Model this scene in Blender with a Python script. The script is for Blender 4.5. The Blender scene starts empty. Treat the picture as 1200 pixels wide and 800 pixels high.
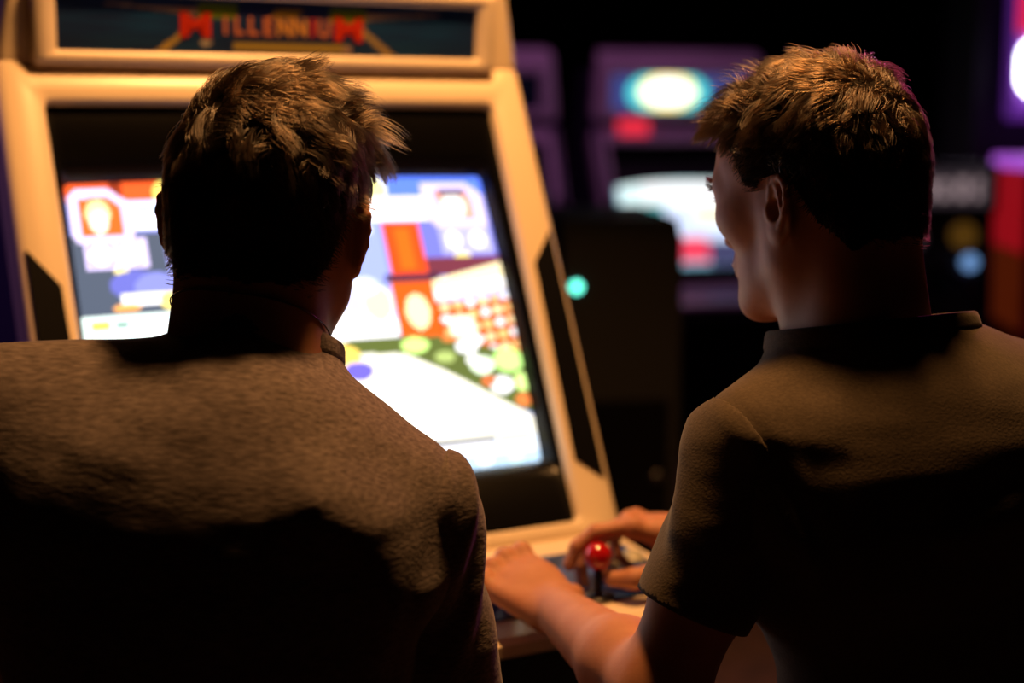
import bpy, bmesh, math, random
import numpy as np
from mathutils import Vector, Matrix
random.seed(7)
RNG = np.random.default_rng(11)
SC = bpy.context.scene
COL = SC.collection

# ------------------------------------------------------------------ camera, world, lights, exposure
CAM = np.array([0.0, 0.0, 1.2])
PITCH = math.radians(8.64)
FPX = 1667.0
cam_data = bpy.data.cameras.new('camera')
cam_data.sensor_width = 36.0
cam_data.lens = 50.0
cam_data.dof.use_dof = True
cam_data.dof.focus_distance = 1.17
cam_data.dof.aperture_fstop = 2.2
cam_data.clip_start = 0.05
cam = bpy.data.objects.new('camera', cam_data)
cam.location = CAM
cam.rotation_euler = (math.radians(90) - PITCH, 0, 0)
COL.objects.link(cam)
SC.camera = cam
SC.view_settings.view_transform = 'Standard'
SC.view_settings.look = 'None'
SC.view_settings.gamma = 1.0
SC.view_settings.use_curve_mapping = False
SC.view_settings.exposure = 0.0

world = bpy.data.worlds.new('world')
SC.world = world
world.use_nodes = True
world.node_tree.nodes['Background'].inputs[0].default_value = (0.25, 0.18, 0.5, 1)
world.node_tree.nodes['Background'].inputs[1].default_value = 0.002


def light(name, kind, loc, color, energy, target=None, **kw):
    d = bpy.data.lights.new(name, kind)
    d.color = color
    d.energy = energy
    for k, v in kw.items():
        setattr(d, k, v)
    o = bpy.data.objects.new(name, d)
    o.location = loc
    if target is not None:
        o.rotation_euler = (Vector(target) - Vector(loc)).to_track_quat('-Z', 'Y').to_euler()
    COL.objects.link(o)
    return o


WARM = (1.0, 0.455, 0.14)
LAMP = (0.13, 1.54, 2.42)
light('warm_downlight', 'SPOT', LAMP, WARM, 200.0, (0.11, 1.50, 0.0), spot_size=math.radians(105), spot_blend=0.6, shadow_soft_size=0.085)
light('magenta_spotlight', 'SPOT', (1.65, 4.2, 2.05), (1.0, 0.08, 0.5), 60.0, (0.36, 1.22, 1.10), spot_size=math.radians(15), spot_blend=0.5, shadow_soft_size=0.04)
VIOLET_L = (-2.5, 1.7, 2.3)
light('added_violet_fill', 'SPOT', VIOLET_L, (0.55, 0.25, 1.0), 26.0, (-0.72, 2.0, 1.0), spot_size=math.radians(30), spot_blend=0.6, shadow_soft_size=0.05)  # added fill with no known source, brightens the cream machine's dark side
light('violet_downlight', 'SPOT', (0.2, 4.1, 2.55), (0.95, 0.32, 0.85), 22.0, (0.5, 5.0, 0.9), spot_size=math.radians(80), spot_blend=0.7, shadow_soft_size=0.08)


def at(px, py, y):
    """World point seen at a photograph pixel, at world depth y."""
    u = (px - 600) / FPX
    v = (400 - py) / FPX
    d = np.array([u, math.cos(PITCH) + v * math.sin(PITCH), -math.sin(PITCH) + v * math.cos(PITCH)])
    return CAM + d * (y / d[1])


# ------------------------------------------------------------------ material helpers
def mat(name, color, rough=0.5, metal=0.0, spec=0.5, noise=None, bump=None, emit=None, sss=0.0, sheen=0.0, coat=0.0):
    m = bpy.data.materials.new(name)
    m.use_nodes = True
    nt = m.node_tree
    b = nt.nodes['Principled BSDF']
    b.inputs['Base Color'].default_value = (*color, 1)
    b.inputs['Roughness'].default_value = rough
    b.inputs['Metallic'].default_value = metal
    b.inputs['Specular IOR Level'].default_value = spec
    b.inputs['Sheen Weight'].default_value = sheen
    b.inputs['Coat Weight'].default_value = coat
    if sss:
        b.inputs['Subsurface Weight'].default_value = sss
        b.inputs['Subsurface Radius'].default_value = (1.0, 0.3, 0.15)
        b.inputs['Subsurface Scale'].default_value = 0.006
    if emit:
        b.inputs['Emission Color'].default_value = (*emit[0], 1)
        b.inputs['Emission Strength'].default_value = emit[1]
    tc = nt.nodes.new('ShaderNodeTexCoord')
    if noise:                                   # (scale vector, detail, colour a, colour b)
        mp = nt.nodes.new('ShaderNodeMapping')
        mp.inputs['Scale'].default_value = noise[0]
        n = nt.nodes.new('ShaderNodeTexNoise')
        n.inputs['Scale'].default_value = 1.0
        n.inputs['Detail'].default_value = noise[1]
        r = nt.nodes.new('ShaderNodeValToRGB')
        r.color_ramp.elements[0].position = 0.3
        r.color_ramp.elements[1].position = 0.7
        r.color_ramp.elements[0].color = (*noise[2], 1)
        r.color_ramp.elements[1].color = (*noise[3], 1)
        nt.links.new(tc.outputs['Object'], mp.inputs['Vector'])
        nt.links.new(mp.outputs[0], n.inputs['Vector'])
        nt.links.new(n.outputs['Fac'], r.inputs[0])
        nt.links.new(r.outputs[0], b.inputs['Base Color'])
    if bump:                                    # (scale vector, detail, strength, distance)
        mp = nt.nodes.new('ShaderNodeMapping')
        mp.inputs['Scale'].default_value = bump[0]
        n = nt.nodes.new('ShaderNodeTexNoise')
        n.inputs['Scale'].default_value = 1.0
        n.inputs['Detail'].default_value = bump[1]
        bp = nt.nodes.new('ShaderNodeBump')
        bp.inputs['Strength'].default_value = bump[2]
        bp.inputs['Distance'].default_value = bump[3]
        nt.links.new(tc.outputs['Object'], mp.inputs['Vector'])
        nt.links.new(mp.outputs[0], n.inputs['Vector'])
        nt.links.new(n.outputs['Fac'], bp.inputs['Height'])
        nt.links.new(bp.outputs[0], b.inputs['Normal'])
    return m


def glow(name, color, strength):
    return mat(name, (0.02, 0.02, 0.02), 0.4, emit=(color, strength))


def picture(name, strength, rough=0.15):
    """A lit screen or printed, back-lit film: its picture is stored per vertex."""
    m = bpy.data.materials.new(name)
    m.use_nodes = True
    nt = m.node_tree
    b = nt.nodes['Principled BSDF']
    a = nt.nodes.new('ShaderNodeAttribute')
    a.attribute_name = 'picture'
    if strength > 0:
        b.inputs['Base Color'].default_value = (0.01, 0.01, 0.012, 1)
        nt.links.new(a.outputs['Color'], b.inputs['Emission Color'])
        b.inputs['Emission Strength'].default_value = strength
    else:
        nt.links.new(a.outputs['Color'], b.inputs['Base Color'])
    b.inputs['Roughness'].default_value = rough
    return m


M = {}
M['cream'] = mat('cream_plastic', (0.78, 0.66, 0.45), 0.32, noise=((3, 3, 3), 3, (0.74, 0.61, 0.45), (0.80, 0.67, 0.50)), bump=((60, 60, 60), 2, 0.04, 0.002))
M['cream_bg'] = mat('pale_plastic', (0.62, 0.52, 0.60), 0.4, noise=((4, 4, 4), 3, (0.56, 0.47, 0.55), (0.66, 0.56, 0.64)))
M['navy'] = mat('dark_side_laminate', (0.05, 0.03, 0.09), 0.5, bump=((90, 90, 90), 2, 0.1, 0.001))
M['black'] = mat('black_plastic', (0.003, 0.003, 0.0035), 0.25, spec=0.2, bump=((50, 50, 50), 3, 0.05, 0.002))
M['black_soft'] = mat('black_laminate', (0.008, 0.008, 0.010), 0.6, bump=((120, 120, 120), 2, 0.1, 0.001))
M['insert'] = mat('black_insert', (0.004, 0.004, 0.005), 0.5, spec=0.04)
M['steel'] = mat('dark_steel', (0.10, 0.10, 0.11), 0.35, metal=0.9)
M['chrome'] = mat('chrome', (0.6, 0.6, 0.62), 0.15, metal=1.0)
M['red_ball'] = mat('red_ball', (0.42, 0.006, 0.009), 0.12, coat=0.6)
M['shaft'] = mat('black_shaft', (0.01, 0.01, 0.012), 0.25)
M['skin'] = mat('skin', (0.44, 0.20, 0.12), 0.58, spec=0.35, sss=0.25, noise=((45, 45, 45), 4, (0.41, 0.175, 0.10), (0.47, 0.225, 0.14)), bump=((500, 500, 500), 3, 0.12, 0.0008))
M['shirt_a'] = mat('grey_heather_cotton', (0.2, 0.18, 0.16), 0.9, spec=0.15, sheen=0.15,
                   noise=((90, 200, 420), 5, (0.066, 0.052, 0.050), (0.172, 0.140, 0.138)), bump=((110, 200, 360), 4, 0.35, 0.002))
M['shirt_b'] = mat('olive_cotton', (0.15, 0.13, 0.08), 0.9, spec=0.15, sheen=0.1,
                   noise=((300, 300, 500), 4, (0.066, 0.050, 0.034), (0.092, 0.070, 0.050)), bump=((380, 380, 520), 3, 0.25, 0.0015))
M['denim'] = mat('dark_denim', (0.02, 0.022, 0.035), 0.85, bump=((400, 400, 700), 2, 0.3, 0.001))
M['shoe'] = mat('shoe_leather', (0.02, 0.02, 0.02), 0.5)
M['eye_white'] = mat('eye_white', (0.7, 0.68, 0.66), 0.15)
M['vinyl'] = mat('black_vinyl', (0.015, 0.013, 0.014), 0.45, bump=((150, 150, 150), 3, 0.15, 0.001))
M['carpet'] = mat('dark_carpet', (0.06, 0.03, 0.035), 0.95, noise=((14, 14, 14), 6, (0.03, 0.016, 0.022), (0.11, 0.05, 0.05)), bump=((300, 300, 300), 3, 0.5, 0.004))
M['wall'] = mat('dark_wall', (0.012, 0.011, 0.016), 0.8, noise=((5, 5, 5), 4, (0.010, 0.009, 0.014), (0.015, 0.013, 0.020)))
M['red_panel'] = mat('red_laminate', (0.50, 0.02, 0.03), 0.4)


def hair_material(name, tint):
    m = bpy.data.materials.new(name)
    m.use_nodes = True
    nt = m.node_tree
    out = nt.nodes['Material Output']
    nt.nodes.remove(nt.nodes['Principled BSDF'])
    h = nt.nodes.new('ShaderNodeBsdfHairPrincipled')
    h.parametrization = 'COLOR'
    h.inputs['Color'].default_value = (*tint, 1)
    h.inputs['Roughness'].default_value = 0.26
    h.inputs['Radial Roughness'].default_value = 0.45
    h.inputs['Random Roughness'].default_value = 0.3
    nt.links.new(h.outputs[0], out.inputs['Surface'])
    return m


M['hair_a'] = hair_material('dark_brown_hair', (0.011, 0.006, 0.003))
M['hair_b'] = hair_material('brown_hair', (0.014, 0.007, 0.003))
M['hair_base'] = mat('hair_roots', (0.010, 0.007, 0.005), 0.8, spec=0.1)


# ------------------------------------------------------------------ object helpers
def empty(name, loc=(0, 0, 0), rz=0.0):
    o = bpy.data.objects.new(name, None)
    o.location = loc
    o.rotation_euler = (0, 0, rz)
    o.empty_display_size = 0.1
    COL.objects.link(o)
    return o


def tag(o, label=None, cat=None, group=None, kind=None):
    if label: o['label'] = label
    if cat: o['category'] = cat
    if group: o['group'] = group
    if kind: o['kind'] = kind
    return o


def link(name, me, material, parent=None, smooth=False):
    if material is not None and not me.materials:
        me.materials.append(material)
    if smooth:
        me.shade_smooth()
    o = bpy.data.objects.new(name, me)
    COL.objects.link(o)
    if parent is not None:
        o.parent = parent
    return o


def mesh_np(name, V, F):
    """Mesh from vertex array and an (n, 4) or (n, 3) face array."""
    me = bpy.data.meshes.new(name)
    V = np.ascontiguousarray(V, dtype=np.float32)
    F = np.ascontiguousarray(F, dtype=np.int32)
    k = F.shape[1]
    me.vertices.add(len(V)); me.vertices.foreach_set('co', V.ravel())
    me.loops.add(F.size); me.loops.foreach_set('vertex_index', F.ravel())
    me.polygons.add(len(F)); me.polygons.foreach_set('loop_start', np.arange(0, F.size, k, dtype=np.int32))
    me.update(calc_edges=True)
    return me


def obj_bm(name, bm, material, parent=None, bevel=0.0, smooth=False, seg=2):
    if bevel:
        bmesh.ops.bevel(bm, geom=[e for e in bm.edges if len(e.link_faces) == 2 and e.calc_face_angle(0) > 0.5], offset=bevel, segments=seg, affect='EDGES', profile=0.5)
    bmesh.ops.recalc_face_normals(bm, faces=bm.faces)
    me = bpy.data.meshes.new(name)
    bm.to_mesh(me); bm.free()
    return link(name, me, material, parent, smooth)


def prism(bm, pts, x0, x1, axis='x'):
    """Extrude a closed 2-D polygon along local x. pts are (y, z)."""
    a = [bm.verts.new((x0, p[0], p[1])) for p in pts]
    b = [bm.verts.new((x1, p[0], p[1])) for p in pts]
    n = len(pts)
    bm.faces.new(a[::-1]); bm.faces.new(b)
    for i in range(n):
        bm.faces.new((a[i], a[(i + 1) % n], b[(i + 1) % n], b[i]))


def box(bm, lo, hi):
    r = bmesh.ops.create_cube(bm, size=1.0)
    c = [(lo[i] + hi[i]) / 2 for i in range(3)]
    s = [hi[i] - lo[i] for i in range(3)]
    for v in r['verts']:
        v.co = Vector((c[0] + v.co.x * s[0], c[1] + v.co.y * s[1], c[2] + v.co.z * s[2]))
    return r['verts']


def lathe(bm, prof, seg=32, mtx=None):
    """prof: (radius, height) rows; closed with caps."""
    rows = []
    for r, h in prof:
        rows.append([bm.verts.new((r * math.cos(2 * math.pi * i / seg), r * math.sin(2 * math.pi * i / seg), h)) for i in range(seg)])
    for a, b in zip(rows[:-1], rows[1:]):
        for i in range(seg):
            bm.faces.new((a[i], a[(i + 1) % seg], b[(i + 1) % seg], b[i]))
    bm.faces.new(rows[0][::-1]); bm.faces.new(rows[-1])
    if mtx is not None:
        bmesh.ops.transform(bm, matrix=mtx, verts=[v for r in rows for v in r])


def loft(bm, loops, closed=True):
    rows = [[bm.verts.new(tuple(p)) for p in lp] for lp in loops]
    n = len(rows[0])
    for a, b in zip(rows[:-1], rows[1:]):
        for i in range(n if closed else n - 1):
            bm.faces.new((a[i], a[(i + 1) % n], b[(i + 1) % n], b[i]))
    return rows


def rrect(hx, y0, y1, r, seg=6, hx1=None):
    """Rounded rectangle loop as (x, y); hx half width at the bottom, hx1 at the top."""
    hx1 = hx if hx1 is None else hx1
    pts = []
    for cx, cy, a0 in ((hx - r, y0 + r, -90), (hx1 - r, y1 - r, 0), (-hx1 + r, y1 - r, 90), (-hx + r, y0 + r, 180)):
        for i in range(seg + 1):
            a = math.radians(a0 + 90 * i / seg)
            pts.append((cx + r * math.cos(a), cy + r * math.sin(a)))
    return pts


def sweep(bm, pts, rad, seg=8, closed=False):
    P = [Vector(p) for p in pts]
    n = len(P)
    rows = []
    up = Vector((0.13, 0.31, 0.94))
    for i in range(n):
        t = (P[(i + 1) % n] - P[i - 1]) if closed else (P[min(i + 1, n - 1)] - P[max(i - 1, 0)])
        t.normalize()
        a = t.cross(up).normalized(); b = t.cross(a).normalized()
        r = rad[i] if hasattr(rad, '__len__') else rad
        rows.append([bm.verts.new(P[i] + (a * math.cos(2 * math.pi * k / seg) + b * math.sin(2 * math.pi * k / seg)) * r) for k in range(seg)])
    for i in range(n if closed else n - 1):
        a, b = rows[i], rows[(i + 1) % n]
        for k in range(seg):
            bm.faces.new((a[k], a[(k + 1) % seg], b[(k + 1) % seg], b[k]))
    if not closed:
        bm.faces.new(rows[0][::-1]); bm.faces.new(rows[-1])


def picture_grid(name, fn, nx, ny, place, material, parent):
    """Grid whose vertices carry the picture fn(s, t); place(s, t) gives the local position."""
    s, t = np.meshgrid(np.linspace(0, 1, nx), np.linspace(0, 1, ny))
    V = place(s.ravel(), t.ravel())
    i = np.arange(nx * ny).reshape(ny, nx)
    F = np.stack([i[1:, :-1], i[1:, 1:], i[:-1, 1:], i[:-1, :-1]], -1).reshape(-1, 4)
    me = mesh_np(name, V, F)
    rgb = fn(s.ravel(), t.ravel())
    at_ = me.attributes.new('picture', 'FLOAT_COLOR', 'POINT')
    at_.data.foreach_set('color', np.concatenate([rgb, np.ones((len(rgb), 1))], 1).astype(np.float32).ravel())
    return link(name, me, material, parent, True)


class Paint:
    def __init__(self, s, t, base):
        self.s, self.t = s, t
        self.c = np.tile(np.array(base, float), (len(s), 1))

    def put(self, m, c):
        self.c[m] = c

    def rect(self, s0, t0, s1, t1, c):
        self.put((self.s > s0) & (self.s < s1) & (self.t > t0) & (self.t < t1), c)

    def ell(self, s0, t0, rs, rt, c):
        self.put(((self.s - s0) / rs) ** 2 + ((self.t - t0) / rt) ** 2 < 1, c)

    def poly(self, pts, c):
        n = len(pts)
        ins = np.zeros(len(self.s), bool)
        for i in range(n):
            (x0, y0), (x1, y1) = pts[i], pts[(i + 1) % n]
            if y0 == y1:
                continue
            cr = ((y0 > self.t) != (y1 > self.t)) & (self.s < (x1 - x0) * (self.t - y0) / (y1 - y0) + x0)
            ins ^= cr
        self.put(ins, c)

    def frame(self, s0, t0, s1, t1, w, c, inside):
        self.rect(s0, t0, s1, t1, c)
        self.rect(s0 + w, t0 + w * 1.3, s1 - w, t1 - w * 1.3, inside)


# ------------------------------------------------------------------ the room
def slab(name, lo, hi, material):
    bm = bmesh.new()
    box(bm, lo, hi)
    return tag(obj_bm(name, bm, material), kind='structure')


slab('floor', (-3.2, -1.2, -0.1), (3.2, 7.2, 0.0), M['carpet'])
slab('ceiling', (-3.2, -1.2, 2.7), (3.2, 7.2, 2.8), M['wall'])
slab('wall_back', (-3.2, 7.0, 0.0), (3.2, 7.2, 2.7), M['wall'])
slab('wall_left', (-3.2, -1.0, 0.0), (-3.0, 7.0, 2.7), M['wall'])
slab('wall_right', (3.0, -1.0, 0.0), (3.2, 7.0, 2.7), M['wall'])
slab('wall_front', (-3.2, -1.2, 0.0), (3.2, -1.0, 2.7), M['wall'])

# ------------------------------------------------------------------ candy-style arcade cabinets
T = math.radians(26.9)
T2 = math.radians(5.0)


def face(u, v, off):
    return (u, v * math.sin(T) - off * math.cos(T), 0.957 + v * math.cos(T) + off * math.sin(T))


def mface(u, w, off):
    """Marquee plane: leans forward above the screen."""
    return (u, 0.116 - w * math.sin(T2) - off * math.cos(T2), 1.274 + w * math.cos(T2) - off * math.sin(T2))


def panel_z(out):
    return 0.700 - (out - 0.18) * 0.05


def fight_screen(s, t):
    p = Paint(s, t, (0.22, 0.25, 0.70))
    W = (1.0, 0.98, 1.0)
    p.rect(0, 0.17, 0.24, 0.43, (0.07, 0.09, 0.13))
    p.rect(0.20, 0.16, 0.62, 0.46, (0.32, 0.35, 0.85))
    p.rect(0, 0, 0.24, 0.065, (0.85, 0.10, 0.02))
    p.rect(0.10, 0, 0.125, 0.065, (0.25, 0.03, 0.01))
    p.ell(0.22, 0.05, 0.03, 0.05, (1.0, 0.75, 0.15))
    # portrait of the fighter in a pale frame, energy bar, two round badges
    p.poly([(0.01, 0.05), (0.025, 0.025), (0.095, 0.025), (0.13, 0.065), (0.45, 0.065), (0.45, 0.15), (0.145, 0.15), (0.13, 0.2), (0.02, 0.2), (0.01, 0.17)], (0.80, 0.66, 1.0))
    p.poly([(0.027, 0.055), (0.09, 0.05), (0.118, 0.085), (0.118, 0.175), (0.03, 0.175)], (0.80, 0.13, 0.02))
    p.ell(0.068, 0.105, 0.026, 0.045, (1.0, 0.75, 0.35)); p.ell(0.068, 0.13, 0.02, 0.04, (1.0, 0.92, 0.7))
    p.rect(0.15, 0.085, 0.43, 0.105, (0.35, 0.75, 0.85)); p.rect(0.145, 0.125, 0.30, 0.16, W)
    p.rect(0.028, 0.19, 0.16, 0.285, (0.75, 0.62, 1.0))
    for q in (0.062, 0.122):
        p.rect(q - 0.024, 0.205, q + 0.024, 0.27, (0.25, 0.25, 0.35)); p.ell(q, 0.238, 0.024, 0.032, W)
    p.ell(0.10, 0.292, 0.016, 0.012, (1.0, 0.85, 0.2))
    # blue beast and ledge
    p.ell(0.125, 0.335, 0.055, 0.045, (0.13, 0.14, 0.50)); p.ell(0.17, 0.35, 0.05, 0.05, (0.22, 0.24, 0.65))
    p.rect(0.09, 0.365, 0.20, 0.40, W); p.ell(0.20, 0.39, 0.03, 0.03, (1.0, 0.8, 0.2)); p.ell(0.10, 0.405, 0.03, 0.012, (0.9, 0.4, 0.1))
    p.rect(0, 0.425, 0.30, 0.52, (0.85, 1.0, 0.92)); p.rect(0.02, 0.44, 0.06, 0.47, (0.9, 0.75, 0.1)); p.rect(0.07, 0.445, 0.10, 0.465, (0.1, 0.25, 0.2))
    # middle: timer, fighters
    p.ell(0.60, 0.05, 0.14, 0.07, (1.0, 0.95, 0.35)); p.rect(0.55, 0.075, 0.84, 0.16, W); p.rect(0.70, 0.085, 0.82, 0.10, (0.85, 0.25, 0.2))
    p.rect(0.48, 0.16, 0.70, 0.42, (0.30, 0.36, 0.85)); p.ell(0.62, 0.19, 0.06, 0.03, W)
    p.rect(0.74, 0.0, 1.0, 0.07, (0.10, 0.20, 0.95)); p.rect(0.80, 0.16, 1.0, 0.30, (0.16, 0.17, 0.62))
    # right portrait and badges
    p.poly([(0.83, 0.03), (0.95, 0.03), (0.985, 0.07), (0.985, 0.22), (0.87, 0.22), (0.83, 0.15)], (0.72, 0.60, 1.0))
    p.poly([(0.855, 0.055), (0.945, 0.055), (0.96, 0.09), (0.96, 0.16), (0.875, 0.16)], (0.9, 0.35, 0.25))
    p.ell(0.905, 0.115, 0.03, 0.045, (1.0, 0.92, 0.85)); p.rect(0.87, 0.052, 0.945, 0.075, (0.12, 0.08, 0.12))
    p.rect(0.85, 0.19, 0.985, 0.285, (0.42, 0.40, 0.80)); p.ell(0.885, 0.235, 0.02, 0.03, (1.0, 1.0, 0.8)); p.ell(0.95, 0.235, 0.02, 0.03, W); p.ell(0.90, 0.29, 0.02, 0.014, (1.0, 0.9, 0.3))
    # red gate pillars, roof, lit shopfront
    p.rect(0.71, 0.165, 0.80, 0.345, (0.85, 0.07, 0.01)); p.rect(0.735, 0.19, 0.775, 0.33, (0.95, 0.13, 0.01))
    p.rect(0.80, 0.295, 1.0, 0.355, (0.16, 0.03, 0.05)); p.rect(0.69, 0.345, 0.83, 0.375, (0.06, 0.02, 0.05))
    p.poly([(0.80, 0.375), (1.0, 0.315), (1.0, 0.41), (0.80, 0.445)], (1.0, 0.85, 0.5))
    p.poly([(0.80, 0.405), (1.0, 0.37), (1.0, 0.40), (0.80, 0.44)], W)
    p.rect(0.80, 0.445, 1.0, 0.66, (0.55, 0.08, 0.01))
    for i in range(6):
        for j in range(5):
            p.ell(0.825 + 0.034 * i, 0.465 + 0.042 * j - 0.006 * i, 0.012 + 0.003 * ((i + j) % 2), 0.014, ((1.0, 0.75, 0.4), W, (1.0, 0.55, 0.2))[(i * 2 + j) % 3])
    p.rect(0.83, 0.50, 0.89, 0.57, (1.0, 0.9, 0.75))
    p.rect(0.70, 0.375, 0.805, 0.57, (0.75, 0.10, 0.01)); p.ell(0.755, 0.475, 0.03, 0.06, (1.0, 0.85, 0.45))
    # white fighters left of the pillars
    p.rect(0.48, 0.40, 0.70, 0.60, (0.55, 0.52, 0.85)); p.ell(0.56, 0.52, 0.07, 0.06, W); p.ell(0.66, 0.52, 0.04, 0.06, W); p.rect(0.50, 0.44, 0.56, 0.49, (0.9, 0.15, 0.1)); p.ell(0.66, 0.44, 0.035, 0.06, (1.0, 0.95, 0.45)); p.ell(0.63, 0.38, 0.04, 0.03, (0.7, 0.75, 1.0))
    # hedge along the street, then the bright ground
    p.poly([(0.45, 0.56), (0.72, 0.55), (0.80, 0.56), (1.0, 0.64), (1.0, 0.84), (0.86, 0.75), (0.72, 0.64), (0.45, 0.60)], (0.10, 0.13, 0.03))
    for q, (cs, ct, rs, rt, c) in enumerate([(0.73, 0.585, 0.035, 0.025, (0.65, 1.0, 0.25)), (0.86, 0.60, 0.03, 0.022, W), (0.89, 0.665, 0.03, 0.03, (0.85, 1.0, 0.75)),
                                            (0.96, 0.655, 0.04, 0.04, (0.55, 0.95, 0.25)), (0.93, 0.735, 0.03, 0.028, W), (0.985, 0.73, 0.02, 0.03, (0.7, 1.0, 0.3)),
                                            (0.90, 0.72, 0.02, 0.015, (0.8, 0.15, 0.05)), (0.98, 0.79, 0.02, 0.02, (0.8, 0.2, 0.05)), (0.80, 0.63, 0.025, 0.02, (0.4, 0.5, 0.15)), (0.82, 0.57, 0.02, 0.012, (0.8, 0.2, 0.05)), (0.87, 0.645, 0.02, 0.018, (0.95, 0.95, 0.9))]):
        p.ell(cs, ct, rs, rt, c)
    p.poly([(0.0, 0.52), (0.45, 0.585), (0.70, 0.61), (0.80, 0.68), (0.90, 0.765), (1.0, 0.85), (1.0, 1.0), (0.0, 1.0)], (1.0, 0.95, 0.80))
    p.ell(0.545, 0.61, 0.05, 0.045, (0.95, 0.65, 0.12)); p.ell(0.585, 0.655, 0.035, 0.03, (0.15, 0.12, 0.75)); p.ell(0.52, 0.60, 0.03, 0.025, (0.85, 0.2, 0.08))
    p.rect(0.0, 0.90, 1.0, 1.0, (0.80, 0.88, 1.0)); p.rect(0.60, 0.895, 0.89, 0.915, (0.03, 0.04, 0.07)); p.rect(0.895, 0.89, 0.98, 0.925, (1.0, 0.95, 0.5))
    p.rect(0.60, 0.915, 0.88, 0.945, W); p.rect(0.0, 0.955, 1.0, 1.0, (0.45, 0.65, 0.85))
    for i in range(12):
        p.ell(0.05 + 0.08 * i, 0.97, 0.02, 0.018, ((0.9, 1.0, 1.0), (0.6, 0.9, 0.8))[i % 2])
    return p.c


def far_screen(s, t):
    p = Paint(s, t, (0.20, 0.45, 0.60))
    p.ell(0.15, 0.12, 0.13, 0.14, (0.9, 0.75, 0.45)); p.rect(0.03, 0.15, 1.0, 0.40, (0.75, 0.95, 0.95))
    p.rect(0.20, 0.18, 0.95, 0.42, (1.0, 0.98, 1.0)); p.rect(0.0, 0.38, 0.35, 0.60, (0.05, 0.35, 0.35)); p.rect(0.32, 0.40, 1.0, 0.75, (0.65, 0.75, 1.0))
    p.ell(0.70, 0.50, 0.2, 0.08, (0.95, 0.85, 0.55)); p.rect(0.34, 0.72, 0.6, 0.95, (0.8, 0.05, 0.1)); p.rect(0.6, 0.75, 1.0, 1.0, (0.05, 0.05, 0.12)); p.rect(0, 0.6, 0.34, 1.0, (0.02, 0.02, 0.03))
    return p.c


def main_marquee(s, t):
    p = Paint(s, t, (0.004, 0.014, 0.070))
    n = 0.5 + 0.5 * np.sin(31 * s + 5 * np.sin(17 * t + 9 * s)) * np.sin(23 * t + 13 * s)
    e = np.clip(1 - 2.6 * np.abs(np.abs(s - 0.5) - 0.30) - 0.4 * t, 0, 1)
    p.c += (n * e)[:, None] * np.array([0.0, 0.05, 0.12])
    p.poly([(0.09, 0.17), (0.32, 0.20), (0.32, 0.34)], (0.42, 0.30, 0.20)); p.poly([(0.91, 0.17), (0.68, 0.20), (0.68, 0.34)], (0.42, 0.30, 0.20))
    p.poly([(0.305, 0.40), (0.322, 0.44), (0.235, 0.97), (0.21, 0.97)], (0.35, 0.26, 0.06)); p.poly([(0.695, 0.40), (0.678, 0.44), (0.765, 0.97), (0.79, 0.97)], (0.30, 0.22, 0.08))
    p.rect(0.31, 0.12, 0.40, 0.36, (0.15, 0.24, 0.01)); p.rect(0.62, 0.12, 0.71, 0.36, (0.15, 0.24, 0.01))
    p.rect(0.40, 0.20, 0.62, 0.36, (0.015, 0.03, 0.12))
    p.poly([(0.475, 0.33), (0.49, 0.17), (0.555, 0.17), (0.54, 0.33)], (0.38, 0.25, 0.03))
    p.rect(0.39, 0.78, 0.66, 0.90, (0.28, 0.22, 0.04))
    p.ell(0.327, 0.80, 0.012, 0.07, (0.35, 0.33, 0.30)); p.ell(0.665, 0.86, 0.012, 0.07, (0.25, 0.18, 0.16))
    return p.c


def far_marquee(s, t):
    p = Paint(s, t, (0.02, 0.03, 0.12))
    p.ell(0.40, 0.5, 0.29, 0.62, (0.05, 0.45, 0.45)); p.ell(0.40, 0.48, 0.20, 0.5, (1.0, 0.8, 0.25)); p.ell(0.40, 0.48, 0.15, 0.38, (1.0, 1.0, 0.9))
    return p.c


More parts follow.
